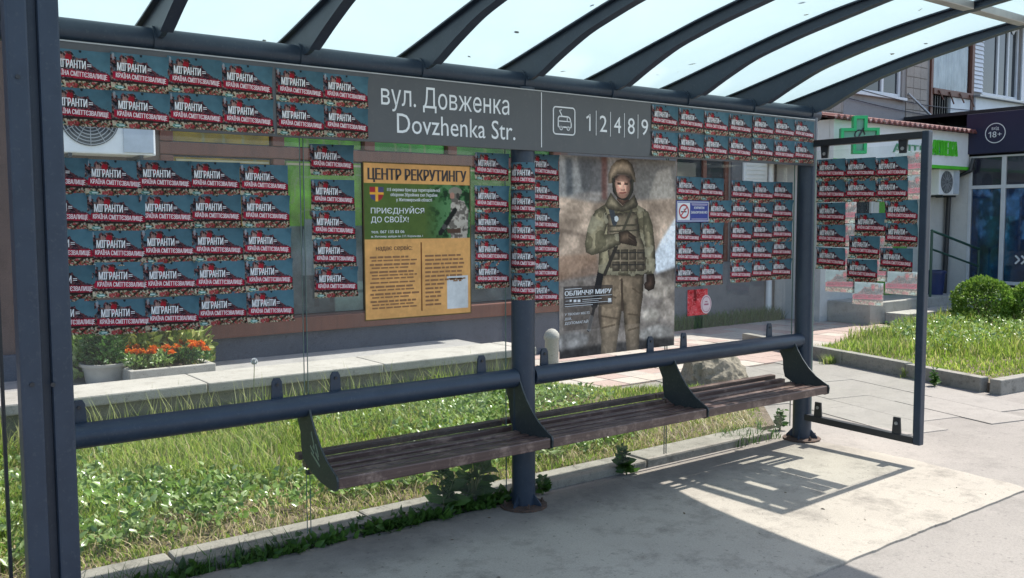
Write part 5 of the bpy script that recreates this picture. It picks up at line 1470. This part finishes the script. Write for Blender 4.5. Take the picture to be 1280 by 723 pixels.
def leaves(name, P, D, L, Wd, mat, seed, cup=0.2):
    """leaf blades at points P growing along D"""
    r = np.random.default_rng(seed); n = len(P)
    D = D/np.linalg.norm(D, axis=1)[:, None]
    U = np.cross(D, r.normal(size=(n, 3))); U /= np.linalg.norm(U, axis=1)[:, None]
    Nn = np.cross(U, D)
    L = np.broadcast_to(L, n)[:, None]; Wd = np.broadcast_to(Wd, n)[:, None]
    V = np.stack([P, P+D*L*0.35+U*Wd*0.5+Nn*L*cup*0.5, P+D*L*0.75+U*Wd*0.33+Nn*L*cup*0.3, P+D*L-Nn*L*cup*0.5, P+D*L*0.75-U*Wd*0.33+Nn*L*cup*0.3, P+D*L*0.35-U*Wd*0.5+Nn*L*cup*0.5, P+D*L*0.45], 1).reshape(-1, 3)
    k = np.arange(n)[:, None]*7
    T = np.concatenate([k+np.array([q]) for q in ([0, 1, 6], [1, 2, 6], [2, 3, 6], [3, 4, 6], [4, 5, 6], [5, 0, 6])], 1).reshape(-1, 3)
    return raw_mesh(name, V, T, mat)
def stuff(name, me, label, cat): return tag(link(name, me), label, cat, kind='stuff')

vis = [(-3.6, 0.40), (2.70, 0.40), (3.3, 0.98), (3.38, 1.72), (2.7, 2.3), (2.45, 3.04), (-3.6, 3.04)]
P = scatter(vis, 92000, 1)
bare = np.sin(P[:, 0]*3.7+1.3*np.sin(P[:, 1]*2.9))+np.sin(P[:, 1]*5.1+P[:, 0]*1.7)+0.9*(P[:, 1] < 0.75)
P = P[(bare < 1.15) | (rng.random(len(P)) < 0.35)]
def hf(P, r):
    y = P[:, 1]; patch = 0.75+0.5*np.sin(P[:, 0]*2.3+1)*np.sin(P[:, 1]*3.1+P[:, 0])
    h = np.where(y < 0.62, 0.45, np.where(y < 0.95, 0.75, 1.0))*patch
    h = h*np.where(P[:, 0] > 1.4, 0.6, 1.0)
    return np.where((y > 2.7) & (r.random(len(P)) < 0.35), h*2.1, h)
stuff('grass', blades('grass', P, 0.015, 0.045, 0.155, 0.008, grass_m, 2, 0.7, hfun=hf), 'sunlit green grass strip growing behind the shelter glass', 'grass')
P = scatter([(-3.2, 2.72), (2.2, 2.80), (2.2, 3.03), (-3.2, 3.03)], 800, 3)
straw_m = foliage('seed_heads', [(0.0, (0.22, 0.28, 0.07)), (1.0, (0.42, 0.42, 0.20))], 0.3)
stuff('seeding_grass', blades('seeding_grass', P, 0.015, 0.18, 0.42, 0.008, straw_m, 4, 0.35), 'tall pale seeding grass along the low terrace wall', 'grass')
P = scatter([(-3.3, 0.40), (2.6, 0.40), (3.0, 0.9), (-3.3, 0.95)], 5200, 21)
dry_g = foliage('dry_grass', [(0.0, (0.34, 0.28, 0.13)), (1.0, (0.55, 0.47, 0.27))], 0.3)
stuff('dry_grass', blades('dry_grass', P, 0.016, 0.02, 0.09, 0.006, dry_g, 22, 1.6), 'dry straw-coloured grass along the kerb', 'grass')
# broad-leaved ground cover among the grass: rosettes
def rosettes(name, C0, z, per, L0, L1, wr, mat, seed, up=(0.15, 0.9), rise=(0.03, 0.12)):
    r = np.random.default_rng(seed); n = len(C0)*per
    P2 = np.repeat(C0, per, 0); a = r.random(n)*2*np.pi
    el = up[0]+(up[1]-up[0])*r.random(n)
    D = np.stack([np.cos(a)*np.cos(el), np.sin(a)*np.cos(el), np.sin(el)], 1)
    Pz = z+rise[0]+(rise[1]-rise[0])*r.random(n)
    P3 = np.concatenate([P2+np.stack([np.cos(a), np.sin(a)], 1)*0.02, Pz[:, None]], 1)
    L = L0+(L1-L0)*r.random(n)
    return leaves(name, P3, D, L, L*wr, mat, seed+1)
C0 = scatter([(-3.4, 0.55), (1.2, 0.55), (2.4, 1.0), (2.4, 2.2), (1.6, 2.8), (-3.4, 2.8)], 3600, 5)
kk = np.sin(C0[:, 0]*1.9)+np.sin(C0[:, 1]*2.6+C0[:, 0]*0.8)+rng.normal(0, 0.5, len(C0)) > -0.2
stuff('ground_cover', rosettes('ground_cover', C0[kk], 0.02, 6, 0.020, 0.058, 0.62, weed_m, 6, rise=(0.02, 0.09)), 'broad-leaved weeds spreading through the grass strip', 'weeds')
# weeds in the joint between slab and kerb
xs_ = np.concatenate([rng.normal(-0.55, 0.30, 70), rng.uniform(-1.5, -0.6, 45), rng.uniform(-2.5, -1.5, 20), rng.uniform(-0.35, 0.10, 40)])
C0 = np.stack([xs_, rng.uniform(0.10, 0.19, len(xs_))], 1)
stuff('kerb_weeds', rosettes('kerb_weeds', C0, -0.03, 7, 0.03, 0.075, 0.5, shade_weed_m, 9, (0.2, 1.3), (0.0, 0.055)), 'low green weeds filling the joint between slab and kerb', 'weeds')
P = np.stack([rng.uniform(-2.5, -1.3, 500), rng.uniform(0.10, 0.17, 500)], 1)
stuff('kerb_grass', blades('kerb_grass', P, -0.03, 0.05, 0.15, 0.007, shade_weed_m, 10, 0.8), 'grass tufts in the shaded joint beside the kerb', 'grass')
# single weeds
def weed(label, x, y, h, nst, seed, lf=0.085):
    r = np.random.default_rng(seed); w = thing('weed_plant', label, 'weed', (x, y, -0.03), 'weed plants at the kerb')
    st_ = MB(); PP = []; DD = []; LL = []
    for k in range(nst):
        a = r.random()*6.28; l = 0.35*r.random()*h; hh = h*(0.65+0.4*r.random())
        top = Vector((x+math.cos(a)*l, y+math.sin(a)*l, hh)); st_.tube([(x, y, -0.03), (x+math.cos(a)*l*0.4, y+math.sin(a)*l*0.4, hh*0.55), top], [0.005, 0.004, 0.0015], 6)
        for q in range(10):
            f = 0.15+0.85*q/9; c = np.array([x+math.cos(a)*l*f, y+math.sin(a)*l*f, hh*f]); b = r.random()*6.28; e = 0.1+0.6*r.random()
            PP.append(c); DD.append((math.cos(b)*math.cos(e), math.sin(b)*math.cos(e), math.sin(e)-0.15)); LL.append(lf*(1.15-0.55*f)*(0.7+0.5*r.random()))
    part('stem', st_, stem_m, w)
    LL = np.array(LL); me = leaves('foliage', np.array(PP)-np.array([x, y, -0.03]), np.array(DD), LL, LL*0.58, shade_weed_m, seed); link('foliage', me, w)
weed('tall broad-leaved weed growing at the kerb just left of the middle post', -0.22, 0.20, 0.46, 5, 31, 0.13)
weed('bushy low weed at the foot of the middle post on its left', -0.42, 0.16, 0.26, 5, 32, 0.11)
weed('small weed sprouting from the kerb joint right of the middle post', 0.93, 0.13, 0.16, 6, 33, 0.085)
weed('tiny weed at the foot of the middle post on its right', 0.24, 0.13, 0.11, 4, 34, 0.06)
weed('small weed beside the base of the right post', 2.72, 0.30, 0.15, 5, 35, 0.06)
weed('weed growing at the foot of the lawn kerb', 5.42, 0.52, 0.16, 6, 36, 0.06)

# lawn on the right
lw = [(6.16, 2.40), (5.62, 0.06), (6.0, -0.02), (12.5, -0.60), (14.0, 2.9), (12.6, 3.6), (9.3, 3.05)]
P = scatter(lw, 62000, 12)
def hf2(P, r):
    e = np.clip((P[:, 0]-5.7)*0.9, 0.35, 1)
    dry = np.where(P[:, 1] < 0.6, 0.55, 1.0)
    return e*dry*(0.8+0.4*np.sin(P[:, 0]*3+P[:, 1]*4))
stuff('lawn_grass', blades('lawn_grass', P, 0.075, 0.05, 0.21, 0.011, grass_m, 13, 0.6, hfun=hf2), 'bright green lawn behind the side screen and kerb', 'grass')
C0 = scatter([(6.6, 1.2), (9.5, 0.6), (12.5, 1.5), (11.5, 3.0), (8, 2.6)], 900, 14)
stuff('lawn_weeds', rosettes('lawn_weeds', C0, 0.08, 6, 0.03, 0.06, 0.6, weed_m, 15, rise=(0.05, 0.17)), 'leafy weeds growing through the lawn', 'weeds')

# clipped round bushes
def ball_bush(label, x, y, z, r, seed, n=5200):
    g = np.random.default_rng(seed); b = thing('boxwood_bush', label, 'bush', (x, y, z), 'clipped round bushes on the lawn')
    u = g.normal(size=(n, 3)); u /= np.linalg.norm(u, axis=1)[:, None]
    u = u[u[:, 2] > -0.75]; n = len(u)
    lump = 1+0.06*np.sin(u[:, 0]*7+seed)+0.06*np.sin(u[:, 1]*8+1)+0.05*np.sin(u[:, 2]*9)
    rr = r*lump*(0.80+0.22*g.random(n)**0.5)
    P = u*rr[:, None]*np.array([1, 1, 0.88])+np.array([0, 0, r*0.80])
    D = u+g.normal(size=(n, 3))*0.55+np.array([0, 0, 0.25])
    L = 0.030+0.022*g.random(n)
    link('foliage', leaves('foliage', P, D, L, L*0.62, box_m, seed), b)
    tr = MB()
    for k in range(5):
        a = k*1.256; tr.tube([(x, y, z), (x+0.1*math.cos(a), y+0.1*math.sin(a), z+r*0.5), (x+r*0.55*math.cos(a), y+r*0.55*math.sin(a), z+r*1.1)], [0.02, 0.014, 0.005], 6)
    part('trunk', tr, pm('bark_%d' % len(MATS), (0.09, 0.065, 0.045), rough=0.9), b)
q = G(1229, 405, 0.08); ball_bush('round clipped bush on the lawn in front of the corner shop', q[0], q[1], 0.075, 0.39, 3)
q = G(1284, 408, 0.08); ball_bush('round bush cut off by the right edge of the picture', q[0]+0.2, q[1], 0.075, 0.36, 4)
# hedge of low plants in the shade of the apartment wall
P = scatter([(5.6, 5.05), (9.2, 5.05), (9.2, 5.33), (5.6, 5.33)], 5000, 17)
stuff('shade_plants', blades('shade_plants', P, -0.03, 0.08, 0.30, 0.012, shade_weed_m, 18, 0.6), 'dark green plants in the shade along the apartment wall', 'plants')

# boulder
def rock(label, x, y, sx, sy, sz, seed):
    bm = bmesh.new(); bmesh.ops.create_icosphere(bm, subdivisions=5, radius=1.0)
    from mathutils import noise as mn
    for v in bm.verts:
        p = v.co.copy()
        f = 1+0.16*mn.fractal(p*1.2+Vector((seed, 0, 0)), 1.1, 2.0, 4)+0.045*mn.fractal(p*5.5+Vector((0, seed, 0)), 0.9, 2.1, 5)
        f += -0.12*abs(mn.noise(p*2.6+Vector((seed, seed, 0))))
        v.co = Vector((p.x*sx*f, p.y*sy*f, max(-0.25, p.z)*sz*f))
    me = bpy.data.meshes.new('boulder'); bm.to_mesh(me); bm.free()
    me.materials.append(concrete('boulder_stone', (0.25, 0.215, 0.16), (0.18, 0.155, 0.115), (0.07, 0.065, 0.05), 0.85, scale=7))
    o = link('boulder', me); o.location = (x, y, 0.0); o.rotation_euler = (0, 0, 0.4)
    return tag(o, label, 'boulder')
rock('rough grey-brown boulder at the grass edge behind the bench', 3.90, 1.98, 0.42, 0.32, 0.34, 5.3)

# ------------------------------------------------------------------ pots and planter on the terrace
pot_m = pm('grey_pot', (0.42, 0.40, 0.36), (0.34, 0.33, 0.30), 9, rough=0.7, bs=0.2)
def pot(label, x, y, r, h):
    return solo('plant_pot', MB().lathe((x, y, 0.286), [(r*0.78, 0), (r*0.95, h*0.85), (r*1.04, h*0.86), (r*1.06, h), (r*0.94, h), (r*0.90, h*0.84), (0.02, h*0.82)], 28), [pot_m], label, 'plant pot', smooth='auto')
q = G(136, 478, 0.30); px1, py1 = q[0], q[1]+0.10
pot('round grey pot on the terrace holding a dense green plant', px1, py1, 0.19, 0.17)
q = G(104, 478, 0.30); px2, py2 = q[0]-0.02, q[1]+0.50
pot('round grey pot behind the green plant at the terrace corner', px2, py2, 0.21, 0.20)
def bushy(name, label, cat, x, y, z, rx, rz, n, mat, seed, L=(0.03, 0.06), group=None, wr=0.5, stem=True):
    g = np.random.default_rng(seed); b = thing(name, label, cat, (x, y, z), group)
    u = g.normal(size=(n, 3)); u /= np.linalg.norm(u, axis=1)[:, None]; u[:, 2] = np.abs(u[:, 2])*1.0
    rr = (0.35+0.65*g.random(n)**0.6)*(1+0.25*np.sin(u[:, 0]*6+seed)*np.sin(u[:, 1]*5))
    P = u*rr[:, None]*np.array([rx, rx, rz])+np.array([0, 0, 0.05])
    D = u+g.normal(size=(n, 3))*0.6+np.array([0, 0, 0.4]); LL = L[0]+(L[1]-L[0])*g.random(n)
    link('foliage', leaves('foliage', P, D, LL, LL*wr, mat, seed), b)
    if stem:
        st_ = MB()
        for k in range(6):
            a = k*1.05; st_.tube([(x+0.02*math.cos(a), y+0.02*math.sin(a), z), (x+rx*0.5*math.cos(a), y+rx*0.5*math.sin(a), z+rz*0.75)], [0.006, 0.003], 6)
        part('stem', st_, stem_m, b)
    return b
bushy('pot_plant', 'dense dark green plant in the front terrace pot', 'plant', px1, py1, 0.43, 0.16, 0.34, 900, dark_leaf_m, 41, (0.035, 0.065))
bushy('pot_plant', 'sparse yellowish plant in the rear terrace pot', 'plant', px2, py2, 0.45, 0.22, 0.30, 420, yellow_leaf_m, 42, (0.04, 0.07))
for k, (pxx, lab) in enumerate(((118, 'leftmost yellow-green shrub behind the terrace pots'), (168, 'middle yellow-green shrub behind the marigold planter'), (222, 'rightmost yellow-green shrub behind the marigold planter'))):
    q = WY(pxx, 440, 4.22); bushy('terrace_shrub', lab, 'shrub', q[0], 4.22, 0.286, 0.30, 0.42+0.04*k, 900, yellow_leaf_m if k else weed_m, 50+k, (0.05, 0.10), 'yellow-green shrubs along the shop wall', 0.55)
# white planter box
a = G(179, 472.6, 0.415); b = G(289, 461, 0.415)
fx0, fx1, fy0 = a[0], b[0], (a[1]+b[1])/2
fy0 = max(3.60, fy0); fy1 = fy0+0.62
pl = thing('flower_planter', 'white rectangular planter box full of orange marigolds on the terrace', 'planter', ((fx0+fx1)/2, (fy0+fy1)/2, 0.286))
cz0, cz1 = 0.287, 0.415
part('side', MB().box(fx0, fx1, fy0, fy0+0.05, cz0, cz1), ledge_m, pl, bevel=0.008)
part('side', MB().box(fx0, fx1, fy1-0.05, fy1, cz0, cz1), ledge_m, pl, bevel=0.008)
part('end', MB().box(fx0, fx0+0.05, fy0+0.051, fy1-0.051, cz0, cz1-0.002), ledge_m, pl, bevel=0.008)
part('end', MB().box(fx1-0.05, fx1, fy0+0.051, fy1-0.051, cz0, cz1-0.002), ledge_m, pl, bevel=0.008)
part('soil', MB().box(fx0+0.051, fx1-0.051, fy0+0.051, fy1-0.051, cz0, cz1-0.03), soil_m, pl)
spots = [(0.10, 0.25), (0.14, 0.65), (0.26, 0.35), (0.30, 0.72), (0.40, 0.22), (0.55, 0.5), (0.72, 0.70), (0.78, 0.40), (0.88, 0.68), (0.90, 0.30)]
words = ['at the left front corner', 'at the left rear corner', 'second along the front', 'second along the rear', 'third along the front', 'small one in the middle', 'third along the rear', 'fourth along the front', 'at the right rear corner', 'at the right front corner']
for k, ((u, v), wd) in enumerate(zip(spots, words)):
    x = fx0+u*(fx1-fx0); y = fy0+v*(fy1-fy0); big = k != 5
    mg = bushy('marigold', 'orange marigold plant in the white planter, ' + wd, 'flower', x, y, cz1-0.032, 0.09, 0.10, 110, dark_leaf_m if k % 2 else weed_m, 70+k, (0.025, 0.045), 'marigolds in the white planter')
    g = np.random.default_rng(90+k)
    for q in range(4 if big else 2):
        c = np.array([g.uniform(-0.10, 0.10), g.uniform(-0.10, 0.10), 0.13+0.05*g.random()]); n = 60
        u_ = g.normal(size=(n, 3)); u_ /= np.linalg.norm(u_, axis=1)[:, None]; u_[:, 2] = np.abs(u_[:, 2])
        L = 0.016+0.014*g.random(n)
        link('flower_head', leaves('flower_head', c+u_*0.014, u_, L, L*0.8, orange_petal, 900+k*10+q), mg)
# dandelion clock
q = G(318, 487, 0.35); dd = WY(318, 452, 2.95)
dn = thing('dandelion', 'white dandelion clock on a thin stem in front of the terrace wall', 'dandelion', (dd[0]+0.01, 2.95, 0.015))
part('stem', MB().tube([(dd[0]-0.03, 2.95, 0.015), (dd[0]-0.01, 2.95, dd[2]*0.6), (dd[0], 2.95, dd[2])], 0.003, 6), stem_m, dn)
g = np.random.default_rng(5); u_ = g.normal(size=(160, 3)); u_ /= np.linalg.norm(u_, axis=1)[:, None]
o = link('seed_ball', leaves('seed_ball', u_*0.008, u_, 0.022, 0.012, white_ink, 6), dn); o.location = Vector(dd)-Vector(dn.location)

g = np.random.default_rng(44); n = 34
ry = g.uniform(-1.4, 0.25, n); rx = g.uniform(-2.4, 2.5, n); rz_ = np.array([interp(top_c, y_)+0.013 for y_ in ry])
Dd = np.stack([g.normal(size=n), g.normal(size=n), np.full(n, 0.02)], 1); Ls = g.uniform(0.02, 0.05, n)
stuff('roof_leaves', leaves('roof_leaves', np.stack([rx, ry, rz_], 1), Dd, Ls, Ls*0.5, pm('roof_leaf', (0.16, 0.12, 0.06), rough=0.8), 45, 0.03), 'few dry leaves lying on the opal shelter roof', 'leaves')
# small litter and dry leaves lying on the slab
dry_m = pm('dry_leaf', (0.10, 0.075, 0.05), (0.17, 0.13, 0.09), 30, rough=0.8)
C0 = np.stack([rng.uniform(-1.8, 2.4, 80), rng.uniform(-1.5, 0.05, 80)], 1)
n = len(C0); Dd = np.stack([rng.normal(size=n), rng.normal(size=n), rng.uniform(0.0, 0.04, n)], 1)
Ls = 0.006+0.022*rng.random(n)**2.5
stuff('fallen_bits', leaves('fallen_bits', np.concatenate([C0, np.full((n, 1), 0.002)], 1), Dd, Ls, Ls*0.45, dry_m, 77, 0.03), 'scattered dry leaf bits on the concrete slab', 'debris')
P = scatter([(2.0, 0.10), (2.5, 0.10), (2.6, 0.42), (2.0, 0.40)], 260, 60)
stuff('grass_tuft', blades('grass_tuft', P, 0.0, 0.04, 0.12, 0.007, shade_weed_m, 61, 0.7), 'grass tufts between the kerb end and the right post', 'grass')
P = np.concatenate([np.stack([6.02-0.24*t_+rng.normal(0, 0.04, 220)-0.14, 2.3-2.2*t_+rng.normal(0, 0.02, 220)], 1) for t_ in (0.15, 0.6)])
stuff('kerb_foot_grass', blades('kerb_foot_grass', P, -0.03, 0.04, 0.15, 0.008, grass_m, 62, 0.7), 'grass tufts at the foot of the lawn kerb', 'grass')
